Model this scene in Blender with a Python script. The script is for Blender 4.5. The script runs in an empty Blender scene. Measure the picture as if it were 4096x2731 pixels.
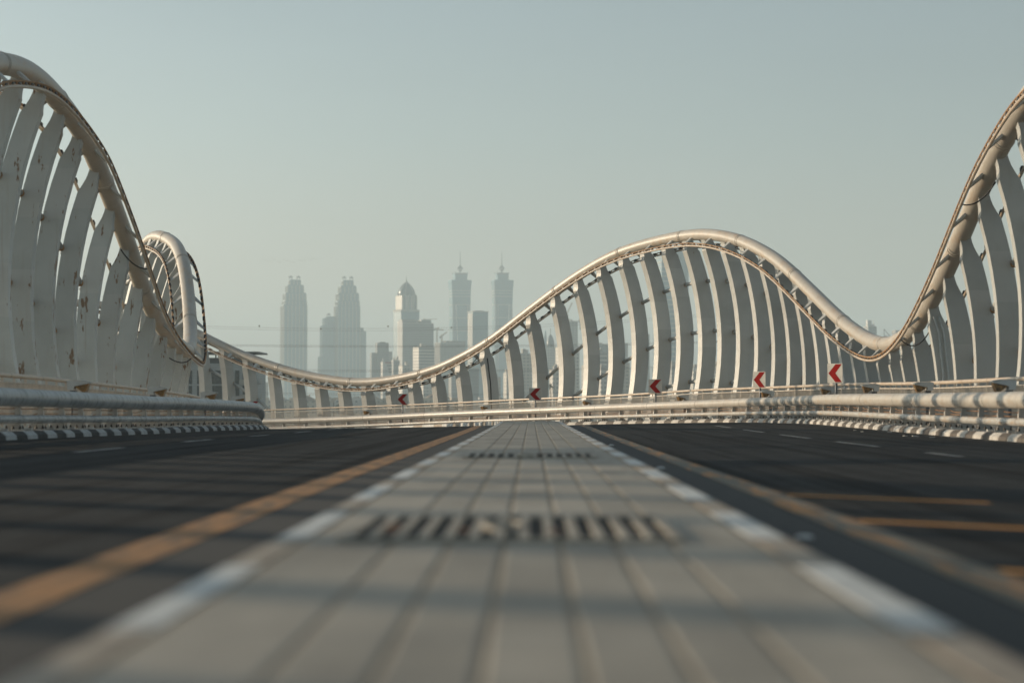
import bpy, math, random
from mathutils import Vector, Matrix
random.seed(7)
sc = bpy.context.scene
C = sc.collection
PI = math.pi

# ------------------------------------------------------------------ helpers
class MB:
    def __init__(s): s.v=[]; s.f=[]; s.m=[]; s.uv=[]; s.sm=[]
    def face(s, idx, mat=0, uv=None, smooth=False):
        s.f.append(tuple(idx)); s.m.append(mat); s.uv.append(uv); s.sm.append(smooth)
    def box(s, c, d, mat=0, rot=0.0, ax=None):
        hx,hy,hz=d[0]/2,d[1]/2,d[2]/2; n=len(s.v)
        cr,sr=math.cos(rot),math.sin(rot)
        for sx,sy,sz in ((-1,-1,-1),(1,-1,-1),(1,1,-1),(-1,1,-1),(-1,-1,1),(1,-1,1),(1,1,1),(-1,1,1)):
            x,y,z=sx*hx,sy*hy,sz*hz
            s.v.append((c[0]+x*cr-y*sr, c[1]+x*sr+y*cr, c[2]+z))
        for q in ((3,2,1,0),(4,5,6,7),(0,1,5,4),(1,2,6,5),(2,3,7,6),(3,0,4,7)): s.face([n+i for i in q],mat)
    def prism(s, poly, z0, z1, mat=0):
        n=len(s.v); k=len(poly)
        for x,y in poly: s.v.append((x,y,z0))
        for x,y in poly: s.v.append((x,y,z1))
        s.face([n+i for i in range(k-1,-1,-1)],mat); s.face([n+k+i for i in range(k)],mat)
        for i in range(k):
            j=(i+1)%k; s.face((n+i,n+j,n+k+j,n+k+i),mat)
    def loft(s, rings, mat=0, caps=True, closed=True, smooth=False, uvs=None):
        n=len(s.v); k=len(rings[0])
        for r in rings: s.v.extend([tuple(p) for p in r])
        kk=k if closed else k-1
        for a in range(len(rings)-1):
            for i in range(kk):
                j=(i+1)%k
                uv=None
                if uvs: uv=((uvs[a],i/kk),(uvs[a],(i+1)/kk),(uvs[a+1],(i+1)/kk),(uvs[a+1],i/kk))
                s.face((n+a*k+i,n+a*k+j,n+(a+1)*k+j,n+(a+1)*k+i),mat,uv,smooth)
        if caps and closed:
            s.face([n+i for i in range(k-1,-1,-1)],mat); b=n+(len(rings)-1)*k
            s.face([b+i for i in range(k)],mat)
    def tube(s, pts, r, seg=12, mat=0, caps=True, u0=0.0, smooth=True):
        pts=[Vector(p) for p in pts]; rings=[]; us=[]; u=u0
        for i,p in enumerate(pts):
            t=(pts[min(i+1,len(pts)-1)]-pts[max(i-1,0)]).normalized()
            ref=Vector((0,0,1)) if abs(t.z)<.95 else Vector((1,0,0))
            a=t.cross(ref).normalized(); b=a.cross(t)
            if i: u+=(p-pts[i-1]).length
            us.append(u)
            rr=r[i] if isinstance(r,(list,tuple)) else r
            rings.append([p+(a*math.cos(w)+b*math.sin(w))*rr for w in [2*PI*k/seg for k in range(seg)]])
        s.loft(rings,mat,caps,True,smooth,us)
    def bar(s, p, q, w, h, mat=0):
        p=Vector(p);q=Vector(q);t=(q-p).normalized()
        ref=Vector((0,0,1)) if abs(t.z)<.95 else Vector((1,0,0))
        a=t.cross(ref).normalized()*w/2; b=a.normalized().cross(t)*h/2
        s.loft([[x+a+b,x-a+b,x-a-b,x+a-b] for x in (p,q)],mat)
    def sphere(s, c, r, mat=0, seg=10, rings=6):
        n=[]
        for i in range(rings+1):
            th=PI*i/rings; n.append([(c[0]+r*math.sin(th)*math.cos(2*PI*j/seg)+1e-5*j,c[1]+r*math.sin(th)*math.sin(2*PI*j/seg),c[2]-r*math.cos(th)) for j in range(seg)])
        s.loft(n,mat,False,True,True)

def wloc(o):
    v=Vector((0,0,0))
    while o: v=v+o.location; o=o.parent
    return v
def obj(name, mb, mats, parent=None, origin=None, loc=None, rotz=0):
    """one mesh object; vertices given in world space unless loc is given (then local)"""
    me=bpy.data.meshes.new(name)
    o=None
    if loc is None:
        org=Vector(origin) if origin is not None else (wloc(parent) if parent else Vector((0,0,0)))
        vs=[(x-org.x,y-org.y,z-org.z) for x,y,z in mb.v]
    else: vs=mb.v
    me.from_pydata(vs,[],mb.f)
    for m in (mats if isinstance(mats,(list,tuple)) else [mats]): me.materials.append(m)
    me.polygons.foreach_set('material_index',mb.m)
    me.polygons.foreach_set('use_smooth',mb.sm)
    if any(u is not None for u in mb.uv):
        l=me.uv_layers.new(name='UVMap'); k=0; buf=[]
        for f,u in zip(mb.f,mb.uv):
            for j in range(len(f)): buf.extend(u[j] if u else (0.0,0.0))
        l.data.foreach_set('uv',buf)
    me.update()
    o=bpy.data.objects.new(name,me); C.objects.link(o)
    if parent: o.parent=parent
    if loc is None: o.location=org-(wloc(parent) if parent else Vector((0,0,0)))
    else:
        o.location=loc; o.rotation_euler=(0,0,rotz)
    return o
def tag(o,label,cat,group=None,kind=None):
    if label: o['label']=label
    if cat: o['category']=cat
    if group: o['group']=group
    if kind: o['kind']=kind
    return o
def thing(name,label,cat,loc,rotz=0,group=None):
    o=bpy.data.objects.new(name,None); C.objects.link(o); o.location=loc; o.rotation_euler=(0,0,rotz)
    o.empty_display_size=.3
    return tag(o,label,cat,group)
def struct(name,mb,mats,origin=(0,0,0)):
    o=obj(name,mb,mats,None,origin); o['kind']='structure'; return o
def dup(o,parent,loc,rotz=0):
    c=o.copy(); C.objects.link(c); c.parent=parent; c.location=loc; c.rotation_euler=(0,0,rotz); return c

def lerp_tab(tab,x):
    if x<=tab[0][0]: return tab[0][1]
    for (a,b),(c,d) in zip(tab,tab[1:]):
        if x<=c: return b+(d-b)*(x-a)/(c-a)
    return tab[-1][1]
def cub(tab,x):
    n=len(tab)
    if x<=tab[0][0]: return tab[0][1]
    if x>=tab[-1][0]: return tab[-1][1]
    for i in range(n-1):
        if x<=tab[i+1][0]: break
    def sl(k):
        if k==0 or k==n-1: return 0.0
        return (tab[k+1][1]-tab[k-1][1])/(tab[k+1][0]-tab[k-1][0])
    x0,y0=tab[i]; x1,y1=tab[i+1]; h=x1-x0; t=(x-x0)/h
    return (2*t**3-3*t*t+1)*y0+(t**3-2*t*t+t)*h*sl(i)+(-2*t**3+3*t*t)*y1+(t**3-t*t)*h*sl(i+1)
def smooth_tab(tab,step=1.0,w=1.6):
    out=[]; x=tab[0][0]
    while x<=tab[-1][0]+1e-6:
        a=0;b=0
        for k in range(-4,5):
            g=math.exp(-(k*.5)**2/(2*(w/2)**2)); a+=g*cub(tab,x+k*.5); b+=g
        out.append((x,a/b)); x+=step
    return out

# ------------------------------------------------------------------ materials
def newmat(name):
    m=bpy.data.materials.new(name); m.use_nodes=True
    nt=m.node_tree; b=nt.nodes['Principled BSDF']; return m,nt,b
def N(nt,t,**k):
    n=nt.nodes.new(t)
    for a,v in k.items():
        if a in n.inputs.keys() if False else False: pass
        setattr(n,a,v)
    return n
def noise(nt,vec,scale,detail=4,rough=.6):
    n=nt.nodes.new('ShaderNodeTexNoise'); n.inputs['Scale'].default_value=scale
    n.inputs['Detail'].default_value=detail; n.inputs['Roughness'].default_value=rough
    nt.links.new(vec,n.inputs['Vector']); return n.outputs['Fac']
def mapping(nt,vec,scale=(1,1,1),loc=(0,0,0)):
    n=nt.nodes.new('ShaderNodeMapping'); n.inputs['Scale'].default_value=scale; n.inputs['Location'].default_value=loc
    nt.links.new(vec,n.inputs['Vector']); return n.outputs[0]
def ramp(nt,fac,stops):
    n=nt.nodes.new('ShaderNodeValToRGB'); e=n.color_ramp.elements
    while len(e)<len(stops): e.new(.5)
    for el,(p,c) in zip(e,stops): el.position=p; el.color=(c[0],c[1],c[2],1) if isinstance(c,(tuple,list)) else (c,c,c,1)
    nt.links.new(fac,n.inputs['Fac']); return n.outputs['Color']
def mix(nt,fac,a,b,mode='MIX'):
    n=nt.nodes.new('ShaderNodeMix'); n.data_type='RGBA'; n.blend_type=mode
    for sock,val in ((n.inputs[0],fac),(n.inputs[6],a),(n.inputs[7],b)):
        if isinstance(val,(int,float)): sock.default_value=val
        elif isinstance(val,(tuple,list)): sock.default_value=(val[0],val[1],val[2],1)
        else: nt.links.new(val,sock)
    return n.outputs[2]
def mth(nt,op,a,b=None):
    n=nt.nodes.new('ShaderNodeMath'); n.operation=op
    for i,v in enumerate((a,b)):
        if v is None: continue
        if isinstance(v,(int,float)): n.inputs[i].default_value=v
        else: nt.links.new(v,n.inputs[i])
    return n.outputs[0]
def coord(nt,which='Object'):
    return nt.nodes.new('ShaderNodeTexCoord').outputs[which]
def bump(nt,b,h,strength=.3,dist=.02):
    n=nt.nodes.new('ShaderNodeBump'); n.inputs['Strength'].default_value=strength; n.inputs['Distance'].default_value=dist
    nt.links.new(h,n.inputs['Height']); nt.links.new(n.outputs[0],b.inputs['Normal'])
def plain(name,col,rough=.6,var=.12,scale=6,metal=0.0):
    m,nt,b=newmat(name); v=coord(nt)
    f=noise(nt,v,scale,5)
    c=ramp(nt,f,[(.3,[x*(1-var) for x in col]),(.7,[min(1,x*(1+var)) for x in col])])
    nt.links.new(c,b.inputs['Base Color']); b.inputs['Roughness'].default_value=rough; b.inputs['Metallic'].default_value=metal
    return m

PAINT=(.47,.48,.46); RUST=(.20,.115,.055)
def steel(name,rust=.70,base=PAINT,uv=False):
    m,nt,b=newmat(name); v=coord(nt,'UV' if uv else 'Object')
    oi=nt.nodes.new('ShaderNodeObjectInfo'); va=nt.nodes.new('ShaderNodeVectorMath'); va.operation='ADD'
    nt.links.new(v,va.inputs[0]); nt.links.new(mth(nt,'MULTIPLY',oi.outputs['Random'],60.0),va.inputs[1]); v=va.outputs[0]
    # broad grime + vertical runs + peeled rusty patches
    f=noise(nt,v,.7,4)
    c=ramp(nt,f,[(.3,[x*.84 for x in base]),(.7,base)])
    runs=noise(nt,mapping(nt,v,(3,3,.35)),2.2,4)
    c=mix(nt,ramp(nt,runs,[(.55,0.0),(.8,.45)]),c,(.40,.37,.32))
    sz=nt.nodes.new('ShaderNodeSeparateXYZ'); nt.links.new(v,sz.inputs[0])
    wn=nt.nodes.new('ShaderNodeTexWhiteNoise'); wn.noise_dimensions='1D'; nt.links.new(mth(nt,'FLOOR',mth(nt,'DIVIDE',sz.outputs[2],1.45)),wn.inputs['W'])
    c=mix(nt,mth(nt,'MULTIPLY',mth(nt,'GREATER_THAN',wn.outputs['Value'],.72),.30),c,(.60,.60,.575))
    tone=mth(nt,'ADD',.88,mth(nt,'MULTIPLY',oi.outputs['Random'],.22)); c=mix(nt,1.0,c,tone,'MULTIPLY')
    pat=noise(nt,mapping(nt,v,(2.6,2.6,.75)),1.25,7,.66)
    rr=noise(nt,mapping(nt,v,(7,7,.22)),1.3,4); c=mix(nt,ramp(nt,rr,[(.64,0.0),(.76,.38 if rust<.7 else .2)]),c,(.30,.21,.13))
    c=mix(nt,ramp(nt,pat,[(rust,0.0),(rust+.015,.9)]),c,RUST)
    nt.links.new(c,b.inputs['Base Color']); b.inputs['Roughness'].default_value=.5
    bump(nt,b,noise(nt,v,9,3),.05,.01)
    return m
M_steel=steel('painted_steel',.725)
M_steel_rusty=steel('painted_steel_rusty',.615,(.51,.535,.52))
def tubemat(name,dirt,streak,base=(.49,.48,.45),dark=.55,sc_=(5,.9,1)):
    m,nt,b=newmat(name); v=coord(nt,'UV')
    f=noise(nt,mapping(nt,v,(.35,2,1)),1.2,4)
    c=ramp(nt,f,[(.3,[x*.86 for x in base]),(.7,base)])
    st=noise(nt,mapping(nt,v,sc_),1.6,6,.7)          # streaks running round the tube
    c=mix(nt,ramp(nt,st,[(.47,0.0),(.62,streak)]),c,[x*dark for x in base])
    rs=noise(nt,mapping(nt,v,(.9,3,1)),1.4,5,.65)
    c=mix(nt,ramp(nt,rs,[(.5,0.0),(.68,dirt)]),c,(.46,.30,.16))
    nt.links.new(c,b.inputs['Base Color']); b.inputs['Roughness'].default_value=.42
    return m
M_tube=tubemat('wave_tube_paint',.5,.15,(.52,.475,.41))
M_rail=tubemat('guard_rail_paint',.32,.36,(.56,.525,.47))
M_rail_low=tubemat('lower_rail_paint',.75,.40)
M_rail_shaded=tubemat('weathered_shaded_rail_paint',.05,.95,(.44,.47,.475),.42,(1.9,.55,1))  # streaks are weathering; the blue-grey base paints in the left side's shade
M_hand=tubemat('handrail_paint',.8,.25,(.60,.50,.40))
M_black=plain('black_rubber',(.02,.02,.022),.5)
M_rusty=plain('rusty_steel',(.36,.21,.105),.75,.4,9)
M_bolt=plain('dark_bolt',(.035,.028,.022),.6,.3)
M_balu=plain('baluster_paint',(.55,.49,.42),.6,.15,4)
M_walk=plain('walkway_concrete',(.40,.36,.31),.85,.2,1.5)
M_post=steel('barrier_post_paint',.73,(.55,.53,.49))
M_galv=plain('galvanised_pole',(.13,.14,.15),.45,.2,12,.4)
M_cable=plain('orange_cable',(.35,.17,.07),.6,.2)
M_lamp=plain('lamp_housing',(.52,.54,.53),.5,.1)
M_lens,nt,b=newmat('amber_lens')
c=ramp(nt,noise(nt,coord(nt),7,4),[(.35,(.05,.028,.012)),(.62,(.30,.17,.055))]); nt.links.new(c,b.inputs['Base Color']); b.inputs['Roughness'].default_value=.3

# signs
M_signw=plain('sign_white',(.52,.50,.45),.55,.10,3)
M_red,nt,b=newmat('chevron_red')
c=ramp(nt,noise(nt,coord(nt),5,4),[(.3,(.27,.010,.009)),(.7,(.36,.016,.013))]); nt.links.new(c,b.inputs['Base Color']); b.inputs['Roughness'].default_value=.85; b.inputs['Specular IOR Level'].default_value=.1

# asphalt : u along the road (metres), v across (metres)
M_asph,nt,b=newmat('asphalt')
v=coord(nt,'UV'); o3=coord(nt)
g=noise(nt,o3,60,3,.7); base=ramp(nt,g,[(.3,(.024,.026,.0275)),(.7,(.052,.055,.057))])
big=noise(nt,mapping(nt,v,(.09,.35,1)),1.0,5); base=mix(nt,ramp(nt,big,[(.35,0.0),(.7,.5)]),base,(.034,.036,.038))
mo=noise(nt,o3,1.3,6,.75); base=mix(nt,ramp(nt,mo,[(.42,0.0),(.62,.55)]),base,(.070,.072,.071))
mo2=noise(nt,o3,6.0,4,.7); base=mix(nt,ramp(nt,mo2,[(.55,0.0),(.7,.5)]),base,(.018,.0185,.019))
ty=noise(nt,mapping(nt,v,(.025,2.6,1)),1.0,5,.7); base=mix(nt,ramp(nt,ty,[(.47,0.0),(.60,.85)]),base,(.013,.0135,.014))
ty2=noise(nt,mapping(nt,v,(.06,5.0,1),(9,3,0)),1.0,4,.7); base=mix(nt,ramp(nt,ty2,[(.57,0.0),(.64,.7)]),base,(.010,.010,.0105))
sv=nt.nodes.new('ShaderNodeSeparateXYZ'); nt.links.new(v,sv.inputs[0])
edge=ramp(nt,mth(nt,'ABSOLUTE',sv.outputs[1]),[(0,0.0),(1,1.0)])
ed=mth(nt,'MULTIPLY',ramp(nt,mth(nt,'DIVIDE',mth(nt,'ABSOLUTE',sv.outputs[1]),10.0),[(.945,0.0),(.985,1.0)]),ramp(nt,noise(nt,mapping(nt,v,(1.2,4,1)),1.5,5),[(.4,0.0),(.65,.7)]))
base=mix(nt,ed,base,(.20,.165,.12))
nt.links.new(base,b.inputs['Base Color']); b.inputs['Roughness'].default_value=.95; b.inputs['Specular IOR Level'].default_value=.08
bump(nt,b,noise(nt,o3,90,3),.35,.01)
M_strip=plain('new_asphalt_strip',(.022,.023,.024),.85,.15,20)
def worn(name,col,under,lo,hi,sx=.8):
    m,nt,b=newmat(name); v=coord(nt,'UV')
    f=noise(nt,mapping(nt,v,(sx,5,1)),1.3,6,.7)
    c=mix(nt,ramp(nt,f,[(lo,0.0),(hi,1.0)]),under,col)
    nt.links.new(c,b.inputs['Base Color']); b.inputs['Roughness'].default_value=.75; return m
M_yel=worn('yellow_road_paint',(.40,.185,.055),(.13,.085,.045),.36,.56)
M_yelworn=worn('worn_yellow_paint',(.42,.19,.05),(.12,.11,.085),.50,.60,.35)
M_yelh=worn('hatch_yellow_paint',(.62,.27,.045),(.30,.14,.04),.25,.45)
M_wht=worn('white_road_paint',(.30,.31,.30),(.07,.072,.07),.35,.6)
def kerbmat(name,per,white,black,frac=.5,off=0.0,nj=2):
    m,nt,b=newmat(name); v=coord(nt,'UV')
    sx=nt.nodes.new('ShaderNodeSeparateXYZ'); nt.links.new(v,sx.inputs[0])
    fr=mth(nt,'FRACT',mth(nt,'DIVIDE',mth(nt,'ADD',mth(nt,'ADD',sx.outputs[0],40*per-off),mth(nt,'MULTIPLY',noise(nt,coord(nt),.9,3),.14)),per)); sel=mth(nt,'GREATER_THAN',fr,frac)
    d=noise(nt,coord(nt),5,5)
    w=ramp(nt,d,[(.3,[x*.7 for x in white]),(.6,white)]); k=ramp(nt,d,[(.3,[x*.8 for x in black]),(.75,[x*1.6 for x in black])])
    c=mix(nt,sel,w,k)
    j=mth(nt,'LESS_THAN',mth(nt,'FRACT',mth(nt,'DIVIDE',sx.outputs[0],per/2)),.025)
    c=mix(nt,mth(nt,'MULTIPLY',j,.7),c,(.05,.045,.04))
    wr=noise(nt,coord(nt),14,5,.7); c=mix(nt,ramp(nt,wr,[(.58,0.0),(.68,.55)]),c,(.22,.19,.155))
    nt.links.new(c,b.inputs['Base Color']); b.inputs['Roughness'].default_value=.75
    bump(nt,b,d,.2,.01); return m
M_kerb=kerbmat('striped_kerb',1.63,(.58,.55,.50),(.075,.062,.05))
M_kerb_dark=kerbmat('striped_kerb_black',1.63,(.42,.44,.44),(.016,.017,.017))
M_kerb_med=kerbmat('median_kerb',3.55,(.68,.69,.67),(.30,.255,.205),.6,5.3)
# paving
M_pave,nt,b=newmat('concrete_paving'); v=coord(nt)
f=noise(nt,mapping(nt,v,(1.2,.5,1)),1.1,6,.65); c=ramp(nt,f,[(.3,(.245,.22,.18)),(.5,(.345,.31,.255)),(.72,(.42,.375,.31))])
st=noise(nt,mapping(nt,v,(.7,3.5,1),(4,2,0)),1.6,4); c=mix(nt,ramp(nt,st,[(.55,0.0),(.75,.35)]),c,(.20,.21,.21))
sx=nt.nodes.new('ShaderNodeSeparateXYZ'); nt.links.new(v,sx.inputs[0])
fr=mth(nt,'FRACT',mth(nt,'DIVIDE',sx.outputs[1],1.05)); j=mth(nt,'LESS_THAN',fr,.012)
c=mix(nt,mth(nt,'MULTIPLY',j,.35),c,(.1,.095,.085))
wn=nt.nodes.new('ShaderNodeTexWhiteNoise'); wn.noise_dimensions='2D'; cb=nt.nodes.new('ShaderNodeCombineXYZ')
nt.links.new(mth(nt,'FLOOR',mth(nt,'DIVIDE',mth(nt,'ADD',sx.outputs[0],.115),.235)),cb.inputs[0]); nt.links.new(mth(nt,'FLOOR',mth(nt,'DIVIDE',sx.outputs[1],1.05)),cb.inputs[1]); nt.links.new(cb.outputs[0],wn.inputs['Vector'])
c=mix(nt,1.0,c,mth(nt,'ADD',.86,mth(nt,'MULTIPLY',wn.outputs['Value'],.26)),'MULTIPLY')
sp=noise(nt,v,3.2,5,.7); c=mix(nt,ramp(nt,sp,[(.62,0.0),(.74,.5)]),c,(.13,.115,.095))
nt.links.new(c,b.inputs['Base Color']); b.inputs['Roughness'].default_value=.7; bump(nt,b,noise(nt,v,40,3),.15,.01)
M_joint=plain('paving_joint',(.30,.225,.15),.9,.25,5)
M_iron=plain('cast_iron',(.035,.033,.03),.6,.4,15)
M_pit_shade=plain('grate_pit_shade',(.012,.011,.010),.9,.2)  # flat dark sheet, painting in the shade between the bars
M_rustspot=plain('rust_stain',(.24,.105,.045),.8,.4,20)

# ------------------------------------------------------------------ bridge geometry
Y0,R=72.0,70.0
def P(s,d,z=0.0):
    ph=max(s-Y0,0)/R
    if s<Y0: return Vector((d,s,z))
    return Vector((-R+(R+d)*math.cos(ph), Y0+(R+d)*math.sin(ph), z))
def phi(s): return max(s-Y0,0)/R
ZL=[(-30,.1),(20,.1),(38,.06),(47.5,-.01),(53,-.055),(59,-.085),(65,-.13),(70.5,-.18),(74,-.215),(77,-.28),(79,-.37),(81,-.49),(84,-.66),(87,-.8),(95,-1.0),(110,-1.3),(130,-1.6),(160,-2.5),(200,-3.8)]
ZM=[(-30,0),(17,0),(27,-.025),(40,-.055),(61,-.09),(76,-.10),(82,-.17),(95,-.42),(110,-.85),(130,-1.45),(160,-2.3),(200,-3.6)]
ZR=[(-30,.0),(42,-.03),(51,-.02),(65,.02),(70,.025),(76,-.01),(84,-.07),(94,-.22),(102,-.38),(108.5,-.55),(115.5,-.745),(121,-.95),(127.6,-1.19),(132,-1.32),(160,-2.1),(200,-3.3)]
ZLs=smooth_tab(ZL,1.0,2); ZMs=smooth_tab(ZM,1.0,4); ZRs=smooth_tab(ZR,1.0,4)
def zd(s,d):
    m=lerp_tab(ZMs,s)
    if d>=0: return m+(lerp_tab(ZRs,s)-m)*min(max((d-1.2)/8.6,0),1)
    return m+(lerp_tab(ZLs,s)-m)*min(max((-d-1.2)/8.6,0),1)
def Q(s,d,h=0.0): return P(s,d,zd(s,d)+h)
def frange(a,b,st):
    n=max(1,int(round((b-a)/st))); return [a+(b-a)*i/n for i in range(n+1)]

def sheet(mb,s0,s1,ds,h,st=1.0,mat=0):
    """ribbon following the road: ds = list of lateral offsets"""
    S=frange(s0,s1,st); n=len(mb.v); k=len(ds)
    for s in S:
        for d in ds: mb.v.append(tuple(Q(s,d,h)))
    for a in range(len(S)-1):
        for i in range(k-1):
            mb.face((n+a*k+i,n+a*k+i+1,n+(a+1)*k+i+1,n+(a+1)*k+i),mat,((S[a],ds[i]),(S[a],ds[i+1]),(S[a+1],ds[i+1]),(S[a+1],ds[i])),True)
def extr(mb,s0,s1,prof,st=1.0,mat=0,mats=None,smooth=False):
    """closed cross-section [(d,h)...] swept along the road (h above road level at its d)"""
    S=frange(s0,s1,st); rings=[[Q(s,d,h) for d,h in prof] for s in S]
    n=len(mb.v); k=len(prof)
    for r in rings: mb.v.extend([tuple(p) for p in r])
    L=[0]
    for i in range(k):
        j=(i+1)%k; L.append(L[-1]+math.hypot(prof[j][0]-prof[i][0],prof[j][1]-prof[i][1]))
    for a in range(len(S)-1):
        for i in range(k):
            j=(i+1)%k
            mb.face((n+a*k+i,n+a*k+j,n+(a+1)*k+j,n+(a+1)*k+i),mats[i] if mats else mat,((S[a],L[i]),(S[a],L[i+1]),(S[a+1],L[i+1]),(S[a+1],L[i])),smooth)
    mb.face([n+i for i in range(k-1,-1,-1)],mat); b_=n+(len(S)-1)*k; mb.face([b_+i for i in range(k)],mat)

# carriageways
for nm,a,bb in (('left_road',-10.0,-1.0),('right_road',1.0,10.0)):
    mb=MB(); sheet(mb,-14,170,[a+(bb-a)*i/10 for i in range(11)],0.0); struct(nm,mb,M_asph)
# deck under everything
mb=MB(); extr(mb,-14,172,[(-14.6,-.30),(-14.6,-1.0),(-9,-2.2),(9,-2.2),(14.6,-1.0),(14.6,-.30)],2.0); struct('bridge_deck',mb,M_walk)
# walkways
for sgn,nm in ((-1,'left_walkway'),(1,'right_walkway')):
    mb=MB(); pr=[(sgn*10.16,-.04),(sgn*10.16,.12),(sgn*14.55,.12),(sgn*14.55,-.5)]
    extr(mb,-14,170,pr if sgn<0 else pr[::-1],1.0); struct(nm,mb,M_walk)
# kerbs
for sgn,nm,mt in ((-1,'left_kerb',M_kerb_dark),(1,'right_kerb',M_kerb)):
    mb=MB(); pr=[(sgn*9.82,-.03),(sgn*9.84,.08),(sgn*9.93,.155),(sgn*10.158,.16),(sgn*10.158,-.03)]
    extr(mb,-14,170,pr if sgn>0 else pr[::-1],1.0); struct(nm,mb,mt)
# median
W=1.15; KW=.17
J=[-.97,-.58,-.345,-.115,.12,.35,.585,.95]
mb=MB()
for a,bb in zip(J,J[1:]):
    g=.009; extr(mb,-6,130,[(a+g,.02),(bb-g,.02),(bb-g,.161),(bb-g-.010,.166),(a+g+.010,.166),(a+g,.161)],1.0)
struct('median_paving',mb,M_pave)
mb=MB(); extr(mb,-6,130,[(-.985,.0),(.965,.0),(.965,.1605),(-.985,.1605)],1.0); struct('median_bed',mb,M_joint)
mb=MB(); extr(mb,-6,130,[(-W,-.03),(-.99,-.03),(-.99,.165),(-W+.03,.165),(-W,.135)],1.0); struct('median_left_kerb',mb,M_kerb_med)
mb=MB(); extr(mb,-6,130,[(.97,-.03),(W,-.03),(W,.135),(W-.03,.165),(.97,.165)],1.0); struct('median_right_kerb',mb,M_kerb_med)
# road markings, each 4 mm up
mb=MB(); sheet(mb,-6,130,[1.152,1.5,1.8],.004); struct('right_shoulder_strip',mb,M_strip)
mb=MB(); sheet(mb,-6,130,[-1.78,-1.152],.004); struct('left_shoulder_strip',mb,M_strip)
mb=MB(); sheet(mb,-6,120,[1.82,2.1],.004); struct('right_yellow_line',mb,M_yelworn)
mb=MB(); sheet(mb,-6,120,[-2.10,-1.80],.004); struct('left_yellow_line',mb,M_yel)
mb=MB()
for s1 in (9.0,12.85,16.5,5.0):
    n=len(mb.v); pts=[(s1+.22,2.12),(s1,2.12),(s1-1.25,3.5),(s1-1.03,3.5)]
    for s,d in pts: mb.v.append(tuple(Q(s,d,.0045)))
    mb.face((n,n+1,n+2,n+3),0,((0,0),(0,.2),(2,.2),(2,0)))
struct('hatch_lines',mb,M_yelh)
mb=MB()
for s0,s1 in ((29.4,32),(36.4,41.4),(45.4,50.6),(54.4,59.4),(63.5,68.5)): sheet(mb,s0,s1,[6.23,6.37],.005)
struct('right_lane_dashes',mb,M_wht)
mb=MB()
for s0,s1 in ((28.9,32.3),(38.0,41.5),(47,50.4),(56,60),(65,69)): sheet(mb,s0,s1,[-6.68,-6.53],.005)
struct('left_lane_dashes',mb,M_wht)
# road studs
for i,(s,lab) in enumerate(((38,'small white road stud farthest up the dark strip beside the paved median'),(23.6,'small white road stud midway along the dark strip beside the paved median'),(11.2,'small white road stud nearest the viewer on the dark strip'))):
    mb=MB(); mb.loft([[Vector((math.cos(w)*r,math.sin(w)*r,z)) for w in [2*PI*k/10 for k in range(10)]] for r,z in ((.055,0),(.05,.012),(.03,.02),(.01,.022))],0,True,True,True)
    tag(obj('road_stud',mb,M_lamp,loc=Q(s,1.52,.005)),lab,'road stud','white road studs')
# drain grates set on the paving
def grate(s,label):
    t=thing('drain_grate',label,'drain grate',Q(s,-.085 if s<15 else -.01,.167),0,'drain grates across the median')
    w=.71; l=.85
    mb=MB(); mb.box((0,0,.003),(2*w,2*l,.004)); p=obj('grate_pit_shade',mb,M_pit_shade,t,loc=(0,0,0))
    mb=MB(); n=13; pit=2*w/n
    mb.box((0,-l,.010),(2*w+.05,.05,.018)); mb.box((0,l,.010),(2*w+.05,.05,.018))
    for k in range(n+1):
        x=-w+k*pit
        mb.box((x,0,.0095),(.042,2*l-.06,.016))
    mb.tube([(.17*math.cos(a)*.55-.04,.26*math.sin(a),.012) for a in [2*PI*k/16 for k in range(17)]],.022,6)
    obj('grate_frame',mb,M_pave,t,loc=(0,0,.001))
    mb=MB()
    for k in range(6):
        mb=MB(); mb.box((random.uniform(-w+.1,w-.1),random.uniform(-l*.6,l*.6),.0215),(.05,.12,.003)); obj('rust_stain',mb,M_rustspot,t,loc=(0,0,.0005))
grate(9.35,'iron drain grate across the paved median nearest the viewer')
grate(22.6,'iron drain grate farther up the paved median, a thin dark line')

# ------------------------------------------------------------------ wave arches
TR=[(38,6.6),(42,8.2),(46,9.0),(50,8.85),(52.5,8.35),(55,7.62),(57.2,6.75),(60.1,5.5),(62,4.75),(64.3,3.97),(66.3,3.42),(68.7,3.0),(71.5,2.83),(74,2.98),(76.5,3.42),(79.5,4.25),(83.4,5.75),(86,6.85),(87.8,7.5),(90.3,8.25),(93.5,8.9),(96.5,9.15),(100.8,9.05),(104,8.67),(107.7,7.65),(111.9,5.95),(114.3,4.82),(116.2,4.05),(120.1,2.82),(124.5,2.17),(127,2.1),(129,2.28),(132.4,2.86),(136.3,4.0),(138.5,4.9),(141,6.0),(145,7.3),(150,8.1),(155,7.9)]
TL=[(-12,5.6),(-8,7.3),(-4,8.6),(0,9.2),(4,9.1),(8,8.4),(12,7.0),(16,6.4),(20,4.8),(24,3.6),(28,2.9),(31.5,2.75),(35,3.1),(38.5,4.4),(42,6.5),(46,8.5),(49.6,9.2),(52.2,9.38),(55.1,9.15),(58.7,8.5),(60.2,7.95),(62.9,6.8),(65.6,5.5),(67.6,4.5),(69.9,3.72),(72.4,3.19),(75.5,2.88),(79,2.78),(81.5,3.0),(84,3.6),(86.5,4.6),(89,5.85),(91.3,6.9),(94.2,7.78),(97.4,8.32),(101,8.65),(103.5,8.3),(106,7.0),(109,5.2),(112,3.8),(116,3.0),(120,2.7)]
TR=smooth_tab(TR,.5,1.5); TL=smooth_tab(TL,.5,1.2)
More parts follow.
